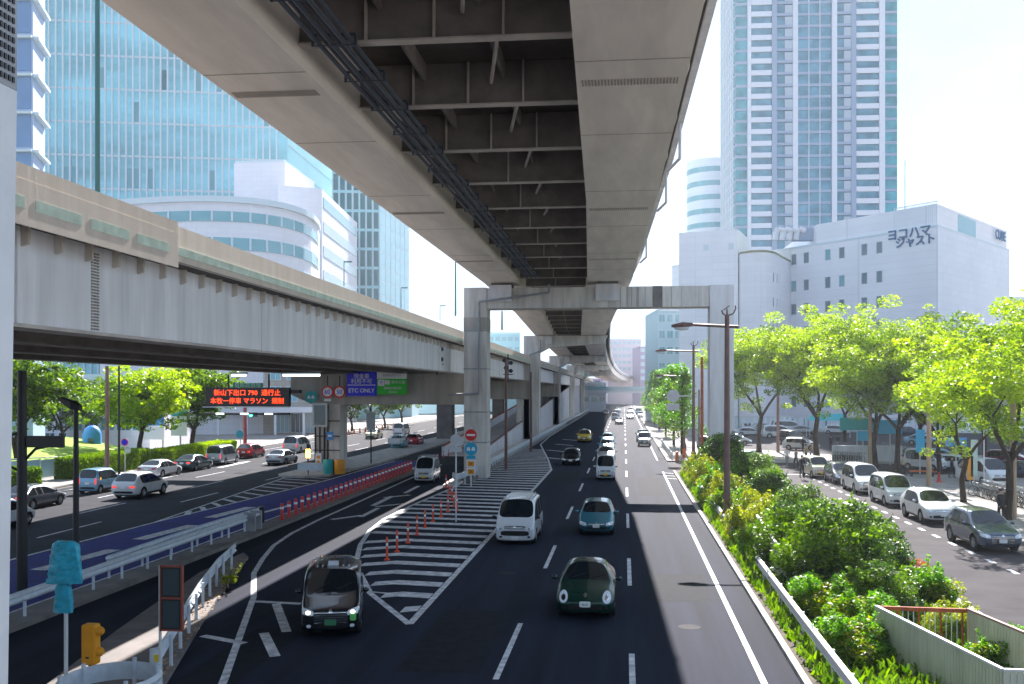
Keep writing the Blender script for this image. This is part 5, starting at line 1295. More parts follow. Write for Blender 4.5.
# shrubs in the median
def shrub(seed,m1,m2,m3,rx,ry,rz_,n=26,per=230,size=.085,acc=None,accn=0):
    rnd=random.Random(seed); t=thing('shrub','','shrub',(0,0,0)); st=MB(); sets={m1:([],[]),m2:([],[])}
    if m3: sets.setdefault(m3,([],[]))
    for k in range(n):
        a=rnd.uniform(0,6.28); rr=math.sqrt(rnd.random()); zz=rnd.random()
        hmax=rz_*(1-.55*rr*rr)
        c=Vector((math.cos(a)*rr*rx*.85,math.sin(a)*rr*ry*.85,.25+hmax*(.25+.75*zz)))
        st.tube((c.x*.25,c.y*.25,0),c,.02,.008,4)
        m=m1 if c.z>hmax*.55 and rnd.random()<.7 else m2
        if m3 and rnd.random()<.16: m=m3
        r_=rnd.uniform(.28,.5)*min(rx,ry,1.6)/1.2
        leaves(*sets[m],c,(r_,r_,r_*.75),int(per*rnd.uniform(.6,1.2)),size,rnd,shell=.2)
    for k in range(int(n*.6)):   # loose shoots
        a=rnd.uniform(0,6.28); rr=rnd.uniform(.4,1); b=Vector((math.cos(a)*rx*rr*.8,math.sin(a)*ry*rr*.8,rz_*(1-.5*rr*rr))); e=b+Vector((rnd.gauss(0,.2),rnd.gauss(0,.2),rnd.uniform(.3,.75)))
        st.tube(b*.6,e,.012,.004,4)
        for q in range(7): leaves(*sets[m1],b+(e-b)*(q/6),(.09,.09,.07),5,size*1.15,rnd)
    st.build('stems',M['bark'],t)
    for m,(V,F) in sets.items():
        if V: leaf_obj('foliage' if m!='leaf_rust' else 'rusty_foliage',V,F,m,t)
    return t
SH=[shrub(1,'leaf_shrub','leaf_dark',None,1.7,1.7,2.1,44,430,.07),shrub(2,'leaf_yellow','leaf_shrub',None,1.4,1.4,1.3,30,320,.068),shrub(3,'leaf_shrub','leaf_dark','leaf_rust',1.5,1.6,1.9,38,400,.07),shrub(4,'leaf_fresh','leaf_shrub','leaf_yellow',1.2,1.3,1.2,26,260,.075),
    shrub(5,'leaf_dark','leaf_shrub',None,1.7,1.7,2.0,44,430,.07)]
# position x, y, variant, scale, label
BS=[(7.0,33.8,0,1.12,'largest dark green shrub, at the middle of the median'),(8.4,35.0,2,1.0,'shrub with rusty red leaves, right of the largest shrub'),(6.3,37.6,0,.95,'dark shrub left of the small slatted enclosure gap'),(8.9,38.5,4,.98,'dark shrub behind the rusty leaved one'),
 (7.3,39.6,4,.9,'dense shrub just in front of the small enclosure'),(9.4,33.0,3,.85,'yellow tipped shrub leaning over the frontage road edge'),(5.9,30.6,3,.85,'low bright shrub in front of the largest shrub by the near rail'),(6.6,28.6,3,.8,'weedy light green shrub left of the near enclosure'),
 (5.7,26.0,3,.75,'low weedy shrub at the bottom beside the near enclosure'),(9.1,28.6,1,.6,'yellow green shrub by the rusty rail of the near enclosure'),(10.0,26.0,3,.6,'small leafy shoot at the right edge outside the enclosure'),
 (5.6,41.0,3,.85,'light shrub covering the rail left of the small enclosure'),(5.6,45.0,1,.9,'yellowish shrub beside the small enclosure at the kerb'),(6.3,49.5,1,1.0,'yellowish shrub behind the small enclosure'),(8.4,49.0,0,.95,'round green shrub behind the small enclosure at right'),
 (5.7,53.5,3,.95,'light green shrub around the tall lamp foot'),(7.6,54.0,4,.95,'dark round shrub right of the tall lamp foot'),(9.1,53.0,1,.85,'yellow shrub at the frontage edge behind the lamp'),(6.0,59,1,1.0,'yellow green shrub beyond the lamp by the kerb'),(8.2,60,0,.9,'dark shrub beyond the lamp'),
 (6.1,65,3,1.1,'light shrub in the far half of the median at the kerb'),(8.4,66.5,0,1.15,'high dark shrub in the far half of the median'),(5.9,71,1,1.1,'yellow shrub near the portal foot at the kerb'),(7.2,73.5,4,1.3,'tall dark shrub hiding the portal column foot'),(9.2,72,3,1.0,'light shrub right of the portal foot'),(6.2,79,1,1.05,'last yellow shrub near the median tip'),(8.6,80,3,1.05,'last light shrub near the median tip at right'),(9.3,44,3,.85,'low light shrub right of the small enclosure'),(7.6,31.0,0,.7,'dark shrub filling the gap before the near enclosure'),(8.9,25.2,3,.55,'leafy weed growing inside the near enclosure')]
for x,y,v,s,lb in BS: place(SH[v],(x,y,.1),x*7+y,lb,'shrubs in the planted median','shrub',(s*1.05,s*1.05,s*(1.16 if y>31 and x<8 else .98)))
# low ground cover under the shrubs
rnd=random.Random(9);V=[];F=[]
for _ in range(26000):
    x=rnd.uniform(4.45,10.25);y=20+62*rnd.random()**1.5
    p=Vector((x,y,.11+rnd.random()**2*.32)); a=Vector((rnd.gauss(0,.5),rnd.gauss(0,.5),1)).normalized(); b=a.cross(Vector((rnd.gauss(0,1),rnd.gauss(0,1),.1))).normalized(); s=rnd.uniform(.05,.13)*(1+y/70); o=len(V)
    V+=[tuple(p-a*s*.5-b*s*.3),tuple(p-a*s*.5+b*s*.3),tuple(p+a*s+b*s*.15),tuple(p+a*s-b*s*.15)];F.append((o,o+1,o+2,o+3))
me=bpy.data.meshes.new('ground_cover');me.from_pydata(V,[],F);me.materials.append(M['leaf_shrub']);o=bpy.data.objects.new('ground_cover',me);COL.objects.link(o);tag(o,'low weeds and ivy covering the median soil','ground cover',kind='stuff')
V=[];F=[]
for _ in range(900):
    t_=rnd.random(); y=22+17*t_; x=-11.0-(y-22)*.262+rnd.uniform(-.5,.3); p=Vector((x,y,.075+rnd.random()*.02)); a=Vector((rnd.gauss(0,1),rnd.gauss(0,1),rnd.gauss(0,.25))).normalized(); b=a.cross(Vector((0,0,1))).normalized(); s=rnd.uniform(.03,.07); o=len(V)
    V+=[tuple(p-a*s),tuple(p-b*s*.5),tuple(p+a*s),tuple(p+b*s*.5)];F.append((o,o+1,o+2,o+3))
me=bpy.data.meshes.new('fallen_leaves');me.from_pydata(V,[],F);me.materials.append(mat('dry_leaf',(.45,.22,.08),.8,col2=(.5,.4,.25),scale=4));o=bpy.data.objects.new('fallen_leaves',me);COL.objects.link(o);tag(o,'dry leaves scattered along the slanting guard rail','leaf litter',kind='stuff')
x,y=G(233,590); sh=shrub(21,'leaf_yellow','leaf_shrub',None,.3,.4,.3,6,60,.05); sh.location=(x-.2,y,0); tag(sh,'small yellow green weed at the end of the slanting rail','weed')
# clipped hedges on the left
def hedge(x0,y0,x1,y1,w,h,label,m1='leaf_shrub',m2='leaf_dark',n=14000):
    rnd=random.Random(int(x0*10)); a=Vector((x0,y0));b=Vector((x1,y1));d=(b-a);L=d.length;d.normalize();nn=Vector((-d.y,d.x)); t=thing('hedge',label,'hedge',(x0,y0,0))
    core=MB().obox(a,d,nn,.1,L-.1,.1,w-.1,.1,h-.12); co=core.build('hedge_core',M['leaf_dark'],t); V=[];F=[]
    for _ in range(n):
        s=rnd.uniform(0,L);q=rnd.random()
        if q<.45: u=rnd.uniform(0,w);z=h+rnd.gauss(0,.04)
        elif q<.9: u=w if (q<.5) else 0; u+=rnd.gauss(0,.04); z=rnd.uniform(.1,h)
        else: u=rnd.uniform(0,w);z=rnd.uniform(.1,h);s=rnd.choice((0,L))
        p=Vector((a.x+d.x*s+nn.x*u-x0,a.y+d.y*s+nn.y*u-y0,z)); aa=Vector((rnd.gauss(0,1),rnd.gauss(0,1),rnd.gauss(0,1))).normalized();bb=aa.orthogonal().normalized();sz=rnd.uniform(.07,.15);o=len(V)
        V+=[tuple(p-aa*sz),tuple(p-bb*sz*.5),tuple(p+aa*sz),tuple(p+bb*sz*.5)];F.append((o,o+1,o+2,o+3))
    me=bpy.data.meshes.new('foliage');me.from_pydata(V,[],F);me.materials.append(M[m1]);o=bpy.data.objects.new('foliage',me);COL.objects.link(o);o.parent=t;o['_o']=(0,0,0)
hedge(-41.5,57,-40.8,66,2.0,1.5,'green clipped hedge behind the light blue boxy car',n=9000)
hedge(-41.6,72,-42.2,85,1.8,1.7,'dark clipped hedge behind the white sedan and round sign','leaf_mid')
hedge(-42.5,90,-43.4,108,2.2,1.3,'lime clipped hedge behind the silver wagon and red hatchback','leaf_lime')

for i in range(11):
    x,y=G(343+i*5.6,437-i*.9); o=MB().lathe([(0,.0),(.16,.0),(.1,.9),(0,.95)],n=8).build('bollard',M['orange']) if i==0 else BO.copy()
    if i==0: BO=o
    else: COL.objects.link(o)
    o.location=(x,y,.12); tag(o,'small orange bollard in the row before the trees beyond the pier','bollard','orange bollards beyond the pier')
# ---------------------------------------------------------------- buildings
def V2(p): return Vector((p[0],p[1]))
class Wall:
    def __init__(s,p,q,z0=0):      # p left end, q right end as seen from outside
        s.p=V2(p); s.q=V2(q); s.L=(s.q-s.p).length; s.u=(s.q-s.p).normalized(); s.n=Vector((s.u.y,-s.u.x))
    def box(s,mb,u0,u1,d0,d1,z0,z1,mi=0): return mb.obox(s.p,s.u,s.n,u0,u1,d0,d1,z0,z1,mi)
LIM={}
def win(root,wall,u0,u1,z0,z1,gm='bwindow',fm='pale_metal',frame=.08,mull=0,d=.0):
    k=root.name; LIM[k]=LIM.get(k,0)+1
    if LIM[k]<=100:
        f=MB()
        wall.box(f,u0-frame,u0,-.05,.07+d,z0-frame,z1+frame); wall.box(f,u1,u1+frame,-.05,.07+d,z0-frame,z1+frame); wall.box(f,u0,u1,-.05,.07+d,z0-frame,z0); wall.box(f,u0,u1,-.05,.07+d,z1,z1+frame)
        for i in range(mull): 
            uu=u0+(u1-u0)*(i+1)/(mull+1); wall.box(f,uu-.03,uu+.03,.021,.06,z0+.002,z1-.002)
        o=f.build('window',M[fm],root); g_=MB(); wall.box(g_,u0+.001,u1-.001,-.04,.02+d,z0+.001,z1-.001); g_.build('pane',M[gm],o)
    else:
        r=REST.setdefault(k,(root,{})); mb=r[1].setdefault(gm,MB()); wall.box(mb,u0,u1,-.04,.02+d,z0,z1)
REST={}
def flush():
    for k,(root,d) in REST.items():
        for gm,mb in d.items(): o=mb.build('window',M[gm],root); o['kind']='stuff'
    REST.clear()
# --- hotel with Japanese lettering
C=PD(937.5,391,162.5); Lf=PD(672,391,216); Rr=PD(1009,391,191)
ztop=CH+(391-203)/FPX*162.5; zstep=CH+(391-225)/FPX*162.5
c=(C.x,C.y); l=(Lf.x,Lf.y); r=(Rr.x,Rr.y); bk=(l[0]+r[0]-c[0],l[1]+r[1]-c[1])
H=thing('hotel_building','white boxy hotel with small windows and blue rooftop lettering','building',(c[0],c[1],0))
W1=Wall(l,c); W2=Wall(c,r)
MB().prism([l,c,r,bk],0,zstep).build('wall',M['hotel_white'],H)
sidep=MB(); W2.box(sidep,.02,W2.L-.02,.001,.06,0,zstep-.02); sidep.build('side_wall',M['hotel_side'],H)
def along(wall,px):     # where the wall is seen at a pixel column
    d=ray(px,391); dx,dy=d.x,d.y; 
    # p+u*s = t*(dx,dy)
    det=wall.u.x*(-dy)+dx*wall.u.y
    s=(-wall.p.x*(-dy)-dx*wall.p.y)/det if abs(det)>1e-9 else 0
    s=((-wall.p.x)*(-dy)-(-wall.p.y)*(-dx))/(wall.u.x*(-dy)-wall.u.y*(-dx))
    P=wall.p+wall.u*s; return s,(P.x*(-math.sin(YAW))+P.y*math.cos(YAW))
def zat(py,depth): return CH+(391-py)/FPX*depth
s0,_=along(W1,815)
n2=Vector((-W1.n.x,-W1.n.y))
# upper storey behind parapet
up=MB(); 
pa=W1.p+W1.u*s0; up.prism([(pa.x-W1.n.x*.4,pa.y-W1.n.y*.4),(c[0]-W1.n.x*.4-W2.n.x*.4,c[1]-W1.n.y*.4-W2.n.y*.4),(r[0]-W2.n.x*.4,r[1]-W2.n.y*.4),(bk[0],bk[1])],zstep-.01,ztop); up.build('upper_storey',M['hotel_white'],H)
cop=MB(); W1.box(cop,0,W1.L+.05,.001,.08,zstep-.25,zstep+.05); W2.box(cop,-.05+.001,W2.L,.061,.11,zstep-.25,zstep+.05); cop.build('cornice',M['fin_white'],H)
lo=MB(); W2.box(lo,W2.L*.28,W2.L*.52,-.399,-.30,zstep+.3,ztop-.4); lb_=lo.build('louvre',M['win_cyan'],H)
sc_=MB()
s1,_=along(W1,893)
for i in range(22): W1.box(sc_,s1+(W1.L-s1)*i/22,s1+(W1.L-s1)*i/22+.08,-.38,-.30,zstep+.1,ztop+.35)
W1.box(sc_,s1,W1.L,-.39,-.31,ztop+.36,ztop+.46); sc_.build('roof_screen',M['fin_white'],H)
# rows of windows
rows=[(243,252),(272,281),(297,307),(322,331),(346,355),(372,381),(397,407),(421,430)]
for j,(a,b) in enumerate(rows):
    for px in (794,806.5,828,842,864.5,879.5):
        s,dep=along(W1,px)
        # rows measured at px 872 (depth there)
        d0=along(W1,872)[1]; z1=zat(a,d0)+.0; z0=z1-1.9
        win(H,W1,s-.55,s+.55,z0,z1,'hotel_window' if (j+px)%3 else 'win_cyan')
    if j>=1:
        for px in (771.5,778,785): 
            s,dep=along(W1,px); win(H,W1,s-.32,s+.32,zat(a,along(W1,872)[1])-1.9,zat(a,along(W1,872)[1]),'bwindow')
for a in (247,272,297,321,345,370,395,420):
    zz=zat(a,179)
    for i in range(15):
        s=W2.L*(.06+i*.062); win(H,W2,s-.46,s+.46,zz-1.9,zz,'bwindow_pale' if i<4 else ('far_purple' if a in(297,) and i>3 else 'bwindow_pale'),'fin_white',.05)
# lettering on the front, facing the viewer
dp=along(W1,912)[1]
def wtext(wall,px,py,s,size,txt,bold=.0):
    u,dep=along(wall,px); P=wall.p+wall.u*u+wall.n*.12; rot=Matrix(((wall.u.x,0,wall.n.x),(wall.u.y,0,wall.n.y),(0,1,0)))
    return text(txt,size,(P.x,P.y,zat(py,dep)),rot,mat('lettering_'+txt[:1],(.05,.15,.30),.5),'lettering',H,.06,bold=bold)
wtext(W1,909,233.5,1,2.1,'ヨコハマ',.045); wtext(W1,915.5,241.5,1,1.9,'ジャスト',.045)
wtext(W2,1000,236,1,2.5,'CUBE',.04)
# left lower wing with a curved front and stair block
A=PD(679,391,182);B=PD(738,391,178)
wg=thing('hotel_wing','plain white windowless tower wing left of the hotel','building',(A.x,A.y,0))
zz=zat(231,180); wv=(B-A).normalized(); nb=Vector((-wv.y,wv.x,0)); A2=A+nb*14; B2=B+nb*14
MB().prism([(A.x,A.y),(B.x,B.y),(B2.x,B2.y),(A2.x,A2.y)],0,zz).build('wall',M['hotel_white'],wg)
WW=Wall((A.x,A.y),(B.x,B.y))
for px in (706,731):
    s,_=along(WW,px); win(wg,WW,s-.4,s+.4,zat(250,180),zat(245,180),'fin_white','fin_white',.05)
A=PD(740,391,177);B=PD(781,391,181.5)
wb_=thing('curved_annex','low white curved annex with thin windows and green roof edge','building',(A.x,A.y,0))
pts=[]
for i in range(9):
    t_=i/8; P=A*(1-t_)**2+PD(772,391,170)*2*t_*(1-t_)+B*t_*t_; pts.append((P.x,P.y))
z_=zat(254,177)
MB().prism(pts+[(B.x+4,B.y+10),(A.x,A.y+12)],0,z_).build('wall',M['white_clad'],wb_)
cx_=sum(p[0] for p in pts)/9; cy_=sum(p[1] for p in pts)/9
MB().prism([(p[0],p[1]-.15) for p in pts]+[(B.x+4,B.y+10),(A.x,A.y+12)],z_+.002,z_+.35).build('roof_edge',M['roof_green'],wb_)
for py in (272,297,322):
    for i in (5,6,7):
        Wl=Wall(pts[i],pts[i+1] if i<8 else pts[i]); m_=Wl.L*.5; win(wb_,Wl,m_-.2,m_+.2,zat(py+9,175),zat(py,175),'bwindow','fin_white',.03)
# roof equipment
for px,lb in ((775,'first'),(782,'second'),(789,'third'),(796,'fourth')):
    P=PD(px,234,186); o=thing('roof_duct',f'{lb} white curved duct from the left on the hotel roof','duct',(P.x,P.y,zat(239,186))); MB().pipe([(P.x,P.y,zat(240,186)),(P.x+.2,P.y,zat(232,186)),(P.x+.6,P.y,zat(229,186)),(P.x+1.7,P.y,zat(231,186))],.5,8).build('pipe',M['white_clad'],o)
P=PD(805,391,186); o=MB().box(P.x-2.3,P.x+2.3,P.y,P.y+2,zat(240,186),zat(228,186)).build('roof_unit',M['tower_grey']); tag(o,'dark grey machinery box on the hotel roof','roof unit')
P=PD(904,391,195); tall(905,224,160,P.y,.12,'fin_white','thin white mast on the hotel roof before the tower')
# --- tall residential tower
D=272
TA=PD(735.5,391,D); TB=PD(897,391,D-3); TL=PD(722,391,D+22)
T=thing('residential_tower','very tall pale tower with balconies and teal corner glass','building',(TA.x,TA.y,0))
WF=Wall((TA.x,TA.y),(TB.x,TB.y)); WS=Wall((TL.x,TL.y),(TA.x,TA.y))
nb=-WF.n*42
MB().prism([(TL.x,TL.y),(TA.x,TA.y),(TB.x,TB.y),(TB.x+nb.x,TB.y+nb.y),(TL.x*1.14+2,TL.y*1.14)],0,150).build('core',M['tower_grey'],T)
def fx_(px): return (px-735.5)/(897-735.5)*WF.L
zs_=3.2
bays=[(735.6,747,'teal'),(751,771.5,'win'),(777,792.5,'rec'),(798,808.5,'glass'),(809.5,819.5,'glass'),(820.5,831.5,'glass'),(837,850.5,'rec'),(856,878.5,'win'),(884.5,896.8,'teal')]
piers=[(747.2,750.8),(771.7,776.8),(792.7,797.8),(831.7,836.8),(850.7,855.8),(878.7,884.3),(808.6,809.4),(819.6,820.4)]
for a,b in piers:
    p_=MB(); WF.box(p_,fx_(a),fx_(b),.001,.9 if b-a>2 else .5,0,150); p_.build('pier',M['tower_white'] if (a,b) not in((771.7,776.8),(850.7,855.8)) else M['tower_grey'],T)
nf=46; FB={}
for fl in range(8,46):
    z=fl*zs_
    if z>126: break
    for bi,(a,b,k) in enumerate(bays):
        u0,u1=fx_(a),fx_(b)
        gm={'teal':'tower_teal','win':'tower_rail','rec':'tower_glass','glass':'tower_glass'}[k]
        key='fl'
        nm=T.name; LIM[nm]=LIM.get(nm,0)+1
        if LIM[nm]<=0: pass
        sp_=REST.setdefault('slab'+str(bi),(T,{})) 
        mbs=FB.setdefault((fl,'tower_grey' if k!='win' else 'tower_white'),MB())
        WF.box(mbs,u0,u1,.002,.85 if k in('rec','win') else .45,z,z+.75 if k!='win' else z+.5)
        if k=='win' : WF.box(mbs,u0,u1,.75,.84,z+.51,z+1.35)
        if k=='rec': 
            m2=FB.setdefault((fl,'tower_rail'),MB()); WF.box(m2,(u0+u1)/2,u1,.3,.8,z+.76,z+2.9)
for k in [q for q in REST if q.startswith('slab')]: del REST[k]
for (fl,gm),mb in FB.items():
    for isl in islands(mb): isl.build('balcony_band' if fl>=22 else 'lower_balconies',M[gm],T)
cnt=0
for fl in reversed(range(12,40)):
    z=fl*zs_
    for bi,(a,b,k) in enumerate(bays):
        u0,u1=fx_(a),fx_(b)
        gm={'teal':'tower_teal','win':'tower_glass','rec':'tower_glass','glass':'tower_glass'}[k]
        mb=MB(); WF.box(mb,u0+.02,u1-.02,.003,.3 if k!='teal' else .4,z+.8,z+3.15)
        if cnt<100: mb.build('window',M[gm],T)
        else:
            q=REST.setdefault(T.name+gm,(T,{})); mm_=q[1].setdefault(gm,MB()); mm_.add(mb.v,mb.f)
        cnt+=1
for fl in range(8,46):
    z=fl*zs_; q=REST.setdefault('sideT',(T,{})); m1=q[1].setdefault('tower_teal',MB()); WS.box(m1,.2,WS.L-.2,.003,.2,z+.8,z+3.1)
mb=MB()
for i in range(8): WS.box(mb,WS.L*i/8,WS.L*i/8+.7,.003,.5,0,150)
mb.build('side_fins',M['tower_white'],T)
flush()
# --- round tower behind
P=PD(712,391,320); RT=thing('round_tower','pale round tower with ribbon windows left of the tall tower','building',(P.x,P.y,0)); rr=25/FPX*320; zt_=zat(163,320)
MB().lathe([(0,0),(rr,0),(rr,zt_),(rr-.6,zt_+.01),(0,zt_+.01)],(P.x,P.y,0),'z',40).build('wall',M['hotel_white'],RT,smooth=True)
for i in range(16):
    z=zt_-3.2-i*4.4
    if z<2: break
    MB().lathe([(rr+.02,z-1.1),(rr+.08,z-1.1),(rr+.08,z+.5),(rr+.02,z+.5)],(P.x,P.y,0),'z',40).build('ribbon_window',M['win_cyan'],RT)
# --- glass office at left
GA=PD(-30,391,212);GB=PD(287,391,220);GC=PD(334,391,262)
O=thing('glass_office','huge pale cyan glass office with white vertical fins','building',(GB.x,GB.y,0))
WG=Wall((GA.x,GA.y),(GB.x,GB.y)); WH=Wall((GB.x,GB.y),(GC.x,GC.y)); 
MB().prism([(GA.x,GA.y),(GB.x,GB.y),(GC.x,GC.y),(GA.x,GC.y+10)],0,110).build('curtain_wall',M['glass_cyan'],O)
n_=int(WG.L/1.45)
for blk in range(0,n_,1):
    mb=MB(); u=blk*1.45
    if blk<99: WG.box(mb,u,u+.32,.001,.6,8,110); mb.build('fin',M['fin_white'],O)
fl_=MB()
for k in range(3,16): WG.box(fl_,0,WG.L,.001,.12,k*7.2,k*7.2+.4)
fl_.build('floor_bands',M['fin_white'],O)
sb=MB(); WH.box(sb,.05,WH.L-.05,.001,.1,0,109.9); sb.build('side_glazing',M['glass_cyan2'],O)
sf=MB()
for k in range(3,26): WH.box(sf,.05,WH.L-.05,.101,.16,k*4.1,k*4.1+.12)
sf.build('side_bands',M['fin_white'],O)
# darker glass columns of the office front
dk=random.Random(3)
for i in range(40):
    u=dk.uniform(2,WG.L-2); k=dk.choice([5,6,6,7]) if dk.random()<.75 else dk.randint(7,12); u=round(u/1.45)*1.45+.33
    mb=MB(); WG.box(mb,u,u+1.1,.002,.05,k*7.2+.5,k*7.2+4.8); mb.build('window',M['win_cyan'],O)
# --- curved white building in front
CA=PD(100,391,160);CB=PD(255,391,160);CC=PD(318,391,182)
K=thing('curved_white_building','white building with a rounded corner and ribbon windows','building',(CB.x,CB.y,0))
def curve(off=0,n=14):
    pts=[]
    for i in range(n+1):
        t_=i/n; P=(CA if 1 else 0)*(1-t_)**3+PD(215,391,150-off)*3*t_*(1-t_)**2+PD(312,391,154-off)*3*t_*t_*(1-t_)+CC*t_**3; pts.append((P.x,P.y))
    return pts
cv=curve(); back=[(CC.x-6,CC.y+24),(CA.x,CA.y+45)]
zc=zat(203,156)
MB().prism(cv+back,0,zc).build('wall',M['white_clad'],K)
bands=[(211,222),(237,251)]
def band(mb,z0,z1,off):
    pts=cv; c0=Vector((sum(p[0] for p in pts)/len(pts),sum(p[1] for p in pts)/len(pts)+10))
    o=[]
    for p in pts:
        d=(Vector(p)-c0).normalized(); o.append((p[0]+d.x*off,p[1]+d.y*off))
    mb.loft([[(p[0],p[1],z0),(q[0],q[1],z0),(q[0],q[1],z1),(p[0],p[1],z1)] for p,q in zip(pts,o)])
for a,b in ((212,222),(238,250),(264,276),(290,303)):
    mb=MB(); band(mb,zat(b,156),zat(a,156),.15); o=mb.build('ribbon_window',M['win_cyan'],K)
    for i in range(1,14): 
        p=cv[i]; q=MB().box(p[0]-.12,p[0]+.12,p[1]-.4,p[1]+.05,zat(b,156)+.02,zat(a,156)-.02); q.build('mullion',M['fin_white'],o)
mb=MB(); band(mb,zc-.02,zc+.9,.6); mb.build('cornice',M['fin_white'],K)
# penthouse blocks
P0=PD(234,391,190);P1=PD(287,391,190)
ph=thing('rooftop_block','plain white block rising above the curved building','building',(P0.x,P0.y,0)); MB().box(P0.x,P1.x,P0.y,P0.y+18,0,zat(163,190)).build('wall',M['white_clad'],ph); MB().box(P0.x+.3,P1.x-.3,P0.y+.2,P0.y+9,zat(163,190)+.002,zat(161,190)).build('parapet',M['fin_white'],ph)
P0=PD(278,391,184);P1=PD(322,391,188);P2=PD(357,391,226)
hb=thing('white_office','white office with horizontal strip windows and a vertical blue sign','building',(P0.x,P0.y,0))
MB().prism([(P0.x,P0.y),(P1.x,P1.y),(P2.x,P2.y),(P2.x-6,P2.y+14),(P0.x,P0.y+20)],0,zat(189,188)).build('wall',M['white_clad'],hb)
WK=Wall((P1.x,P1.y),(P2.x,P2.y)); 
for i in range(8):
    z=zat(203,195)-i*4.6
    mb=MB(); WK.box(mb,1.2,WK.L-1.2,.002,.08,z-2.0,z); mb.build('ribbon_window',M['win_cyan'] if i==0 else M['bwindow_pale'],hb)
Wq=Wall((P0.x,P0.y),(P1.x,P1.y)); mb=MB(); Wq.box(mb,Wq.L*.85,Wq.L*.93,.002,.5,zat(264,186),zat(250,186)); mb.build('vertical_sign',M['sign_teal'],hb)
# --- teal tower at the middle
D=240
P0=PD(332,391,D);P1=PD(380,391,D+1);P2=PD(409,391,D+28)
TT=thing('teal_tower','dark teal striped tower with a pale cyan flank beside the overhead road','building',(P0.x,P0.y,0)); hz=zat(120,D)
MB().prism([(P0.x,P0.y),(P1.x,P1.y),(P2.x,P2.y),(P2.x-8,P2.y+14),(P0.x,P0.y+20)],0,hz).build('wall',M['glass_cyan2'],TT)
WT=Wall((P0.x,P0.y),(P1.x,P1.y)); WU=Wall((P1.x,P1.y),(P2.x,P2.y))
for i in range(7):
    u=WT.L*(.03+i*.14)
    for j in range(13):
        z=14+j*4.6
        if LIM.get(TT.name,0)<95:
            LIM[TT.name]=LIM.get(TT.name,0)+1; mb=MB(); WT.box(mb,u,u+WT.L*.095,.002,.06,z,z+3.9); mb.build('window',M['teal_dark'],TT)
mb=MB()
for i in range(8): WT.box(mb,WT.L*(.0+i*.14),WT.L*(.025+i*.14),.001,.3,0,hz-.02)
mb.build('white_fins',M['fin_white'],TT)
mb=MB()
for j in range(16): WU.box(mb,.1,WU.L-.1,.002,.05,2+j*3.5,2.12+j*3.5)
for j in range(1,6): WU.box(mb,WU.L*j/6,WU.L*j/6+.08,.002,.06,1,hz-.1)
mb.build('panel_joints',M['fin_white'],TT)
# --- blue panel building at far left
P0=PD(-60,391,92);P1=PD(33,391,92);P2=PD(45,391,97)
BB=thing('blue_panel_building','blue grey panelled building with white ledges at the left edge','building',(P1.x,P1.y,0)); hz=52
MB().prism([(P0.x,P0.y),(P1.x,P1.y),(P2.x,P2.y),(P2.x-8,P2.y+10),(P0.x,P0.y+14)],0,hz).build('wall',M['blue_frame'],BB)
WP=Wall((P0.x,P0.y),(P1.x,P1.y)); WQ=Wall((P1.x,P1.y),(P2.x,P2.y))
for j in range(10):
    z=12.+j*3.5
    for u0,u1 in ((WP.L-1.75,WP.L-.2),(WP.L-4.0,WP.L-2.3),(WP.L-6.1,WP.L-4.4)):
        mb=MB(); WP.box(mb,u0,u1,.002,.06,z,z+2.9); mb.build('panel',M['blue_panel'],BB)
    mb=MB(); WP.box(mb,WP.L-6.2,WP.L+.0,.061,.4,z+2.95,z+3.2); WQ.box(mb,.002,WQ.L,.0,.5,z+2.95,z+3.2); mb.build('ledge',M['fin_white'],BB)
# --- buildings under and behind the viaduct on the left
def block(name,label,px0,px1,depth,top,m,dd=14,floors=0,wm='bwindow',wn=4,wfr='fin_white',bottom=0):
    a=PD(px0,391,depth);b=PD(px1,391,depth); h=zat(top,depth); t=thing(name,label,'building',(a.x,a.y,0)); n=Vector((-(b-a).y,(b-a).x)).normalized()*dd
    MB().prism([(a.x,a.y),(b.x,b.y),(b.x+n.x,b.y+n.y),(a.x+n.x,a.y+n.y)],bottom,h).build('wall',M[m],t)
    Wl=Wall((a.x,a.y),(b.x,b.y)); mb=MB(); Wl.box(mb,0,Wl.L,.001,.15,h-.5,h+.2); mb.build('cornice',M['fin_white'],t)
    for j in range(floors):
        z=h-1.2-j*3.4
        for i in range(wn):
            u=Wl.L*(i+.5)/wn; w_=Wl.L/wn*.34; win(t,Wl,u-w_,u+w_,z-1.5,z,wm,wfr,.06,1)
    return t,Wl,h
t,Wl,h=block('white_low_building','white low building with strip windows behind the left trees',66,150,112,376,'white_clad',14)
for a,b in ((388,402),(418,430)):
    for i in range(5): win(t,Wl,Wl.L*(.04+i*.19),Wl.L*(.19+i*.19),zat(b,112),zat(a,112),'win_cyan' if i%2==0 else 'bwindow','fin_white',.08,2)
P=PD(92,391,100); sv=thing('blue_dome_kiosk','small bright blue rounded kiosk in front of the white low building','kiosk',(P.x,P.y,0)); MB().lathe([(0,0),(.9,0),(.9,2.6),(.7,3.1),(.35,3.4),(0,3.45)],(P.x,P.y,0),'z',16).build('shell',M['sign_lblue'],sv,smooth=True); MB().box(P.x+.1,P.x+.65,P.y-.98,P.y-.88,0,2.2).build('door',M['bwindow'],sv)
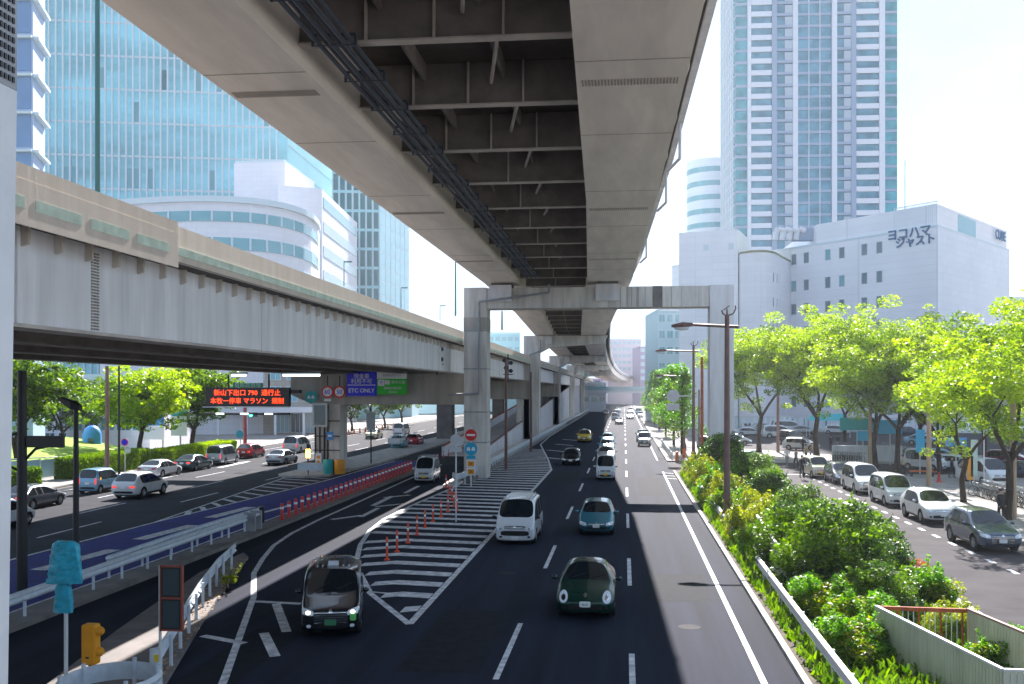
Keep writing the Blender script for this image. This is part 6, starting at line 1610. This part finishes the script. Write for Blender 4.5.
# grassy bank with glass balustrade
a=G(40,452);b=G(185,448)
gb=MB(); gb.loft([[(-62,58,.12),(-45.5,58,.12),(-47,58,1.0),(-56,58,2.9),(-62,58,3)],[(-62,74,.12),(-46,74,.12),(-47.5,74,1.4),(-56,74,3.0),(-62,74,3)],[(-62,96,.12),(-46.5,96,.12),(-48,96,.8),(-56,96,2.2),(-62,96,2.4)]]); struct('grass_bank',gb,M['grass'])
gbt=thing('glass_balustrade','sloping pale glass balustrade below the lime grass bank','railing',(-44,60,0))
for i in range(9):
    y_=58+i*2.0; z0=.2; z1=1.9-.09*i
    o=MB().box(-44.6,-44.55,y_,y_+1.85,z0,z1+.3).build('glass_panel',M['glass_rail'],gbt); MB().tube((-44.57,y_-.07,.1),(-44.57,y_-.07,z1+.45),.04,.04,6).build('post',M['pale_metal'],gbt)
MB().tube((-44.57,57.9,2.35),(-44.57,76,1.6),.04,.04,6).build('handrail',M['pale_metal'],gbt)
# parking sign blue
x,z=AY(159,432,104); t=thing('parking_board','large blue parking board with a white P beside an arrow','sign',(x,104,0))
MB().box(x-2.2,x+.6,103.8,104,3.1,6.9).build('panel',M['sign_lblue'],t); text('P',2.4,(x-.95,103.74,5.6),FRONT,M['sign_white'],'lettering',t,.03,bold=.05); MB().box(x-2.2,x+.6,103.8,104,1.6,3.05).build('lower_panel',M['sign_white'],t); MB().box(x-2.22,x-1.9,103.75,103.79,5.7,6.7).build('arrow_block',M['orange'],t)
for q in (-2,.4): MB().tube((x+q,104.1,0),(x+q,104.1,6.8),.1,.1,8).build('post',M['pale_metal'],t)
x,z=AY(180,430,100); t=thing('notice_board','green and white notice board left of the dark tree','sign',(x,100,0)); MB().box(x-.95,x+.75,99.9,100,4.3,5.8).build('upper_panel',M['sign_teal'],t); MB().box(x-.95,x+.75,99.9,100,2.2,4.25).build('lower_panel',M['sign_white'],t); MB().tube((x,100.1,0),(x,100.1,5.8),.09,.09,8).build('post',M['pale_metal'],t)
t,Wl,h=block('arcade_building','beige building with a long canopy and shop glazing behind the message board',183,322,158,345,'brick_tan',16)
mb=MB(); Wl.box(mb,Wl.L*.02,Wl.L,.0,4.5,zat(412,158),zat(407,158)); mb.build('canopy',M['white_clad'],t)
for i in range(9):
    if i in(2,5): continue
    win(t,Wl,Wl.L*(.03+i*.107),Wl.L*(.12+i*.107),.4,3.3,'bwindow' if i%2 else 'bwindow_pale','fin_white',.08,2)
for i in range(5): 
    mb=MB(); Wl.box(mb,Wl.L*(.1+i*.2),Wl.L*(.1+i*.2)+.35,3.9,4.25,0,zat(412,158)); mb.build('canopy_post',M['white_clad'],t)
for j in range(2):
    for i in range(8): win(t,Wl,Wl.L*(.03+i*.12),Wl.L*(.10+i*.12),zat(401,158)+j*3.4,zat(393,158)+1+j*3.4,'win_cyan','fin_white',.08,1)
x,z=AY(245,430,112); o=thing('traffic_light','green lit traffic light on a red post under the message board','traffic light',(x,112,0)); MB().tube((x,112,0),(x,112,6.2),.22,.2,10).build('post',mat('red_column',(.4,.05,.06),.5),o); bx_=MB().box(x+.5,x+1.5,111.8,112,3.9,4.4).build('housing',M['black_metal'],o); MB().lathe([(0,111.7),(.2,111.7),(.2,111.79),(0,111.79)],(x+.8,0,4.15),'y',14).build('green_lens',M['green_light'],bx_); MB().tube((x,112,4.2),(x+.5,111.9,4.2),.04,.04,6).build('arm',M['black_metal'],o)
x,z=AY(240,436,108); t=thing('blue_round_sign','small turquoise round sign on a post beside the red post','sign',(x,108,0)); MB().tube((x,108.1,0),(x,108.1,3.6),.05,.05,6).build('post',M['pale_metal'],t); disc(240,434,108,.45,'sign_cyan',t)
# far skyline
block('distant_building','pale pinkish distant block with a grid of windows down the road',608,641,520,339,'far_pink',30,6,'bwindow_pale',7)
block('distant_building','dark purple distant block right of the pinkish one',640,656,480,346,'far_purple',30,5,'bwindow_pale',3)
block('cyan_tower','pale cyan narrow tower just left of the hotel wing',658,682,210,309,'far_cyan',20,12,'win_cyan',3)
block('distant_building','pale cyan distant building seen between the pale column and portal',488,520,330,333,'far_cyan',30,6,'bwindow_pale',5)
block('distant_building','white distant building beyond the ramp',536,580,400,362,'far_white',30,4,'bwindow_pale',6)
block('distant_building','low grey building at the end of the road beneath the viaduct',566,606,330,383,'far_white',30,2,'bwindow',5)
block('distant_building','dark low building far down the road at the crossing',586,625,560,378,'far_purple',30,2,'bwindow',5)
block('distant_building','far low white building behind the hotel at right edge',1005,1060,210,298,'far_purple',30,4,'bwindow_pale',4)
block('distant_building','pale building beyond the pier at the left road end',410,470,300,362,'far_white',20,3,'bwindow',7)
block('distant_building','grey office far up the left road behind the trees',320,412,260,372,'far_cyan',20,4,'bwindow_pale',9)
block('distant_building','white building behind the far left trees',-10,70,150,380,'far_white',20,3,'bwindow',6)
# footbridge across the far road
t=thing('footbridge','pale footbridge crossing the road far away','bridge',(0,330,0)); MB().box(-30,14,330,333,6.2,7.4).build('deck',M['far_white'],t)
for x in (-11,9): MB().box(x-.6,x+.6,331,332.4,0,6.2).build('column',M['far_white'],t)
MB().box(-30,14,329.8,329.99,7.2,8.3).build('railing',M['glass_rail'],t)
# fence, signs and canopy by the car park
t=thing('car_park_fence','low white lattice fence behind the parked cars','fence',(25,160,0))
a=PD(735,391,172);b=PD(1040,391,152)
Wf=Wall((a.x,a.y),(b.x,b.y)); mb=MB(); Wf.box(mb,0,Wf.L,0,.1,2.4,2.55); mb.build('top_rail',M['pale_metal'],t); mb=MB(); Wf.box(mb,0,Wf.L,0,.1,.3,.45); mb.build('bottom_rail',M['pale_metal'],t)
mb=MB()
n=int(Wf.L/.9)
for i in range(n): Wf.box(mb,i*.9,i*.9+.5,.02,.06,.45,2.4)
mb.build('lattice',M['fin_white'],t)
# low planter walls and signs
for px,py,Y,w_,h_,m,lb in ((857,424,98,3.2,1.2,'sign_teal','turquoise parking banner between the street tree trunks'),(863,436,92,1.0,.9,'sign_cyan','small turquoise plate left of the tan pole'),(890,427,96,2.2,1.3,'sign_cyan','blue banner behind the dark trunk'),(920,441,86,.7,1.9,'sign_cyan','narrow turquoise banner beside the brown pole'),(956,442,82,1.6,.7,'sign_lblue','blue plate right of the forked tree'),(974,458,74,.45,2.6,'parapet_green','green banner beside the bicycles'),(970,468,74,.4,1.7,'orange_beacon','orange banner beside the green one'),(984,425,72,.45,.5,'sign_red','small red round plate near the rightmost trunk')):
    small_plate(px,py,Y,w_,h_,m,'banner',lb)
x,y=G(828,437); cn=thing('canopy_tent','turquoise tent roof over a stall behind the second tree','tent',(x,y,0))
mb=MB(); mb.add([(x-3,y-1.5,2.5),(x+3,y-1.5,2.5),(x+3,y+1.5,2.5),(x-3,y+1.5,2.5),(x-2.2,y,3.5),(x+2.2,y,3.5)],[(0,1,5,4),(1,2,5),(2,3,4,5),(3,0,4),(0,3,2,1)]); mb.build('roof',M['sign_teal'],cn)
for q in (-2.9,2.9):
    for w_ in (-1.4,1.4): MB().tube((x+q,y+w_,0),(x+q,y+w_,2.5),.04,.04,6).build('pole',M['pale_metal'],cn)
a=G(833,462); o=MB().box(0,6.5,0,.5,0,1.5).build('low_wall',M['concrete_cool']); o.location=(a[0],a[1],.1); tag(o,'low pale wall behind the parked bicycles','wall')
# ---------------------------------------------------------------- bicycles and people
def bicycle():
    t=thing('bicycle','','bicycle',(0,0,0))
    for y in (-.52,.52):
        w_=MB(); n=18
        for i in range(n):
            a=6.283*i/n;b=6.283*(i+1)/n; w_.tube((0,y+.32*math.cos(a),.34+.32*math.sin(a)),(0,y+.32*math.cos(b),.34+.32*math.sin(b)),.02,.02,5,cap=False)
        for i in range(8): a=6.283*i/8; w_.tube((0,y,.34),(0,y+.31*math.cos(a),.34+.31*math.sin(a)),.004,.004,3)
        w_.build('wheel',M['tyre'],t)
    f=MB(); BB_=(0,.05,.30);ST=(0,.20,.78);HT=(0,-.38,.85)
    f.tube(BB_,ST,.018,.018,6);f.tube(BB_,HT,.022,.022,6);f.tube((0,.15,.6),(0,-.36,.75),.018,.018,6);f.tube(BB_,(0,.52,.34),.012,.012,5);f.tube((0,.17,.7),(0,.52,.34),.01,.01,5);f.tube(HT,(0,-.52,.34),.018,.012,6)
    f.build('frame',M['grey_metal'],t); MB().ell((0,.22,.84),.07,.13,.035,8,6).build('saddle',M['car_black'],t)
    MB().pipe([(-.28,-.2,1.0),(-.22,-.36,1.02),(0,-.40,.95),(.22,-.36,1.02),(.28,-.2,1.0)],.013,6).build('handlebar',M['chrome'],t)
    b=MB()
    for z in (.78,.90,1.0): b.pipe([(-.15,-.45,z),(.15,-.45,z),(.15,-.70,z),(-.15,-.70,z),(-.15,-.45,z)],.008,4)
    for x in (-.15,0,.15):
        for y in (-.45,-.70): b.tube((x,y,.78),(x,y,1.0),.008,.008,4)
    b.build('basket',M['grey_metal'],t); return t
bk_=bicycle(); rnd=random.Random(4)
a=G(966,497);b=G(1040,517)
for i in range(26):
    t_=i/25; place(bk_,(a[0]+(b[0]-a[0])*t_+rnd.uniform(-.1,.1)+.8,a[1]+(b[1]-a[1])*t_,.125),R(80)+rnd.uniform(-.12,.12),'grey bicycle in the packed row beside the rightmost trunk','bicycles in the packed row at right')
a=G(832,462);b=G(858,463)
for i in range(12):
    t_=i/11; place(bk_,(a[0]+(b[0]-a[0])*t_,a[1]-1.0+(b[1]-a[1])*t_,.1),R(15)+rnd.uniform(-.15,.15),'grey bicycle parked before the low pale wall','bicycles before the low wall')
a=G(880,452);b=G(925,462)
for i in range(9):
    t_=i/8; place(bk_,(a[0]+(b[0]-a[0])*t_,a[1]+(b[1]-a[1])*t_,.1),R(25)+rnd.uniform(-.2,.2),'dark bicycle among the tree trunks behind the large white van','bicycles among the trunks')
def person(label,loc,rz_,top,legs,h=1.68,stride=.18,hairm='hair',arm=.08):
    t=thing('person',label,'person',(0,0,0))
    k=h/1.7
    J={'pel':(0,0,.92,.135),'wst':(0,0,1.08,.12),'chest':(0,0,1.30,.15),'neck':(0,0,1.46,.055),'head0':(0,-.01,1.55,.075),'head1':(0,-.01,1.63,.085)}
    V=[];E=[];Rr=[];ix={}
    def add(n,x,y,z,r): ix[n]=len(V); V.append((x*k,y*k,z*k)); Rr.append(r*k)
    for n,(x,y,z,r) in J.items(): add(n,x,y,z,r)
    E+=[(0,1),(1,2),(2,3),(3,4),(4,5)]
    for s in (-1,1):
        st_=stride*s
        add(f'hip{s}',.10*s,0,.86,.095); add(f'kn{s}',.11*s,-st_*.7,.48,.065); add(f'an{s}',.11*s,-st_*.9+.06,.09,.045); add(f'toe{s}',.12*s,-st_*.9-.12,.035,.04)
        E+=[(0,ix[f'hip{s}']),(ix[f'hip{s}'],ix[f'kn{s}']),(ix[f'kn{s}'],ix[f'an{s}']),(ix[f'an{s}'],ix[f'toe{s}'])]
        add(f'sh{s}',.19*s,0,1.38,.06); add(f'el{s}',.24*s,st_*.5+.03,1.12,.045); add(f'wr{s}',.25*s,st_*.9-arm,.88,.032); add(f'ha{s}',.25*s,st_*.95-arm-.02,.80,.03)
        E+=[(2,ix[f'sh{s}']),(ix[f'sh{s}'],ix[f'el{s}']),(ix[f'el{s}'],ix[f'wr{s}']),(ix[f'wr{s}'],ix[f'ha{s}'])]
    me=bpy.data.meshes.new('body'); me.from_pydata(V,E,[]); ob=bpy.data.objects.new('tmp',me); COL.objects.link(ob)
    sk=ob.modifiers.new('s','SKIN'); sd=me.skin_vertices[0].data if me.skin_vertices else None
    if sd is None:
        bm=bmesh.new(); bm.from_mesh(me); bm.verts.layers.skin.verify(); bm.to_mesh(me); bm.free(); sd=me.skin_vertices[0].data
    for i,r in enumerate(Rr): sd[i].radius=(r,r)
    sd[0].use_root=True
    ss=ob.modifiers.new('u','SUBSURF'); ss.levels=1
    dg=bpy.context.evaluated_depsgraph_get(); m2=bpy.data.meshes.new_from_object(ob.evaluated_get(dg)); bpy.data.objects.remove(ob)
    m2.materials.clear()
    for m in (top,legs,'skin'): m2.materials.append(M[m])
    for p in m2.polygons:
        z=p.center.z/k; x=abs(p.center.x)/k
        p.material_index=2 if (z>1.45 or (z<.86 and x>.2)) else (0 if z>.93 else 1); p.use_smooth=True
    b=bpy.data.objects.new('body',m2); COL.objects.link(b); b.parent=t; b['_o']=(0,0,0)
    MB().ell((0,.015*k,1.66*k),.095*k,.105*k,.09*k,12,8).build('hair',M[hairm],t,smooth=True)
    for s in (-1,1): MB().ell((.11*s*k,(-stride*s*.9-.03)*k,.035*k),.05*k,.14*k,.035*k,8,6).build('shoe',M['cloth_black'],t,smooth=True)
    t.location=loc; t.rotation_euler=(0,0,rz_); return t
def pp(px,py,label,top,legs,rz_=0,h=1.68,stride=.18):
    x,y=G(px,py,.1); person(label,(x,y,.1),rz_,top,legs,h,stride)
pp(802,478,'person in black standing at the road edge before the cream car','cloth_black','cloth_black',.3,1.75,.05)
pp(796,468,'person in dark grey walking behind the green off-road car','cloth_grey','cloth_black',.8)
pp(787,466,'person in pale top beside the green off-road car','cloth_white','cloth_grey',-.5)
pp(806,462,'person in tan coat near the second tree trunk','cloth_tan','cloth_black',2)
pp(812,459,'person in light brown close against the second trunk','cloth_tan','cloth_grey',1,1.6)
pp(803,452,'person in black by the red jacket near the car park','cloth_black','cloth_black',2.4)
pp(831,450,'person in dark clothes under the turquoise tent','cloth_black','cloth_black',3)
pp(838,449,'person in black at the right side of the tent','cloth_black','cloth_grey',2)
pp(903,476,'person in tan top walking behind the large white van','cloth_tan','cloth_black',1.2)
pp(1001,523,'person in black standing next to the rightmost trunk','cloth_black','cloth_black',.4,1.75,.05)
pp(952,478,'person in dark clothes beside the banner','cloth_black','cloth_black',1)
x,y=G(939,484); t=thing('traffic_cone','small red stand on the pavement behind the boxy van','cone',(x,y,.12)); MB().lathe([(0,.125),(.25,.125),(.25,.16),(.16,.18),(.04,.9),(0,.9)],(x,y,0),n=12).build('cone',M['red_post'],t,smooth=True)
x,y=G(922,478); t=thing('bench','low orange framed bench on the pavement behind the large white van','bench',(x,y,.12)); MB().box(x-.9,x+.9,y-.25,y+.25,.5,.58).build('seat',M['orange'],t)
for q in (-.8,.8): MB().box(x+q-.05,x+q+.05,y-.2,y+.2,.12,.498).build('leg',M['black_metal'],t)
HAZE=True
# ---------------------------------------------------------------- light, sky, camera
w=bpy.data.worlds.new('World'); SC.world=w; w.use_nodes=True; nt=w.node_tree
bg=nt.nodes['Background']; sky=nt.nodes.new('ShaderNodeTexSky'); sky.sky_type='NISHITA'; sky.sun_disc=False
SUN_EL=R(36); SUN_AZ=R(1.7)     # azimuth measured from +Y toward +X
sky.sun_elevation=SUN_EL; sky.sun_rotation=SUN_AZ; sky.air_density=1.0; sky.dust_density=.4; sky.ozone_density=3.0; sky.altitude=0
tc=nt.nodes.new('ShaderNodeTexCoord'); mp=nt.nodes.new('ShaderNodeMapping'); mp.inputs['Scale'].default_value=(1,1,3.2)
nz=nt.nodes.new('ShaderNodeTexNoise'); nz.inputs['Scale'].default_value=2.3; nz.inputs['Detail'].default_value=7; nz.inputs['Roughness'].default_value=.55
rp_=nt.nodes.new('ShaderNodeValToRGB'); rp_.color_ramp.elements[0].position=.52; rp_.color_ramp.elements[1].position=.78
rp_.color_ramp.elements[0].color=(0,0,0,1); rp_.color_ramp.elements[1].color=(.4,.4,.4,1)
mx=nt.nodes.new('ShaderNodeMix'); mx.data_type='RGBA'; mx.inputs[7].default_value=(16,15,14,1)
nt.links.new(tc.outputs['Generated'],mp.inputs[0]); nt.links.new(mp.outputs[0],nz.inputs['Vector']); nt.links.new(nz.outputs['Fac'],rp_.inputs[0])
nt.links.new(rp_.outputs[0],mx.inputs[0]); nt.links.new(sky.outputs[0],mx.inputs[6]); ml=nt.nodes.new('ShaderNodeMix'); ml.data_type='RGBA'; ml.blend_type='MULTIPLY'; ml.inputs[0].default_value=1; ml.inputs[7].default_value=(.79,.97,1.2,1); gm_=nt.nodes.new('ShaderNodeGamma'); gm_.inputs[1].default_value=.3
nt.links.new(mx.outputs[2],gm_.inputs[0]); nt.links.new(gm_.outputs[0],ml.inputs[6]); nt.links.new(ml.outputs[2],bg.inputs[0])
bg.inputs[1].default_value=.148
sl=bpy.data.lights.new('sun','SUN'); sl.energy=4.4; sl.angle=R(.5); sl.color=(1,.935,.90)
so=bpy.data.objects.new('sun',sl); COL.objects.link(so)
d=Vector((math.sin(SUN_AZ)*math.cos(SUN_EL),math.cos(SUN_AZ)*math.cos(SUN_EL),math.sin(SUN_EL)))
so.rotation_euler=(-d).to_track_quat('-Z','Y').to_euler(); so.location=(0,0,60)
hz_=MB(); hz_.box(-880,880,-70,900,-1.1,160)
hm=bpy.data.materials.new('haze'); hm.use_nodes=True; hn=hm.node_tree; hn.nodes.remove(hn.nodes['Principled BSDF']); pv=hn.nodes.new('ShaderNodeVolumePrincipled'); pv.inputs['Color'].default_value=(.9,.95,1,1); pv.inputs['Density'].default_value=.0003; pv.inputs['Anisotropy'].default_value=.3
hn.links.new(pv.outputs[0],hn.nodes['Material Output'].inputs['Volume'])
if HAZE: tag(hz_.build('haze',hm),'thin pale daylight haze over the whole street','haze',kind='stuff')
cam=bpy.data.cameras.new('camera'); cam.lens=35.0; cam.sensor_width=36; cam.clip_end=6000; cam.clip_start=.1
co_=bpy.data.objects.new('camera',cam); COL.objects.link(co_); co_.location=(0,0,CH)
co_.rotation_euler=(R(90),0,YAW); cam.shift_y=49/1024; SC.camera=co_
SC.view_settings.view_transform='Standard'; SC.view_settings.look='None'; SC.view_settings.gamma=1; SC.view_settings.exposure=1.9
SC.view_settings.use_curve_mapping=False
SC.cycles.max_bounces=6; SC.cycles.diffuse_bounces=4; SC.cycles.glossy_bounces=3; SC.cycles.transmission_bounces=4
for o in list(bpy.data.objects):
    if '_o' in o: del o['_o']
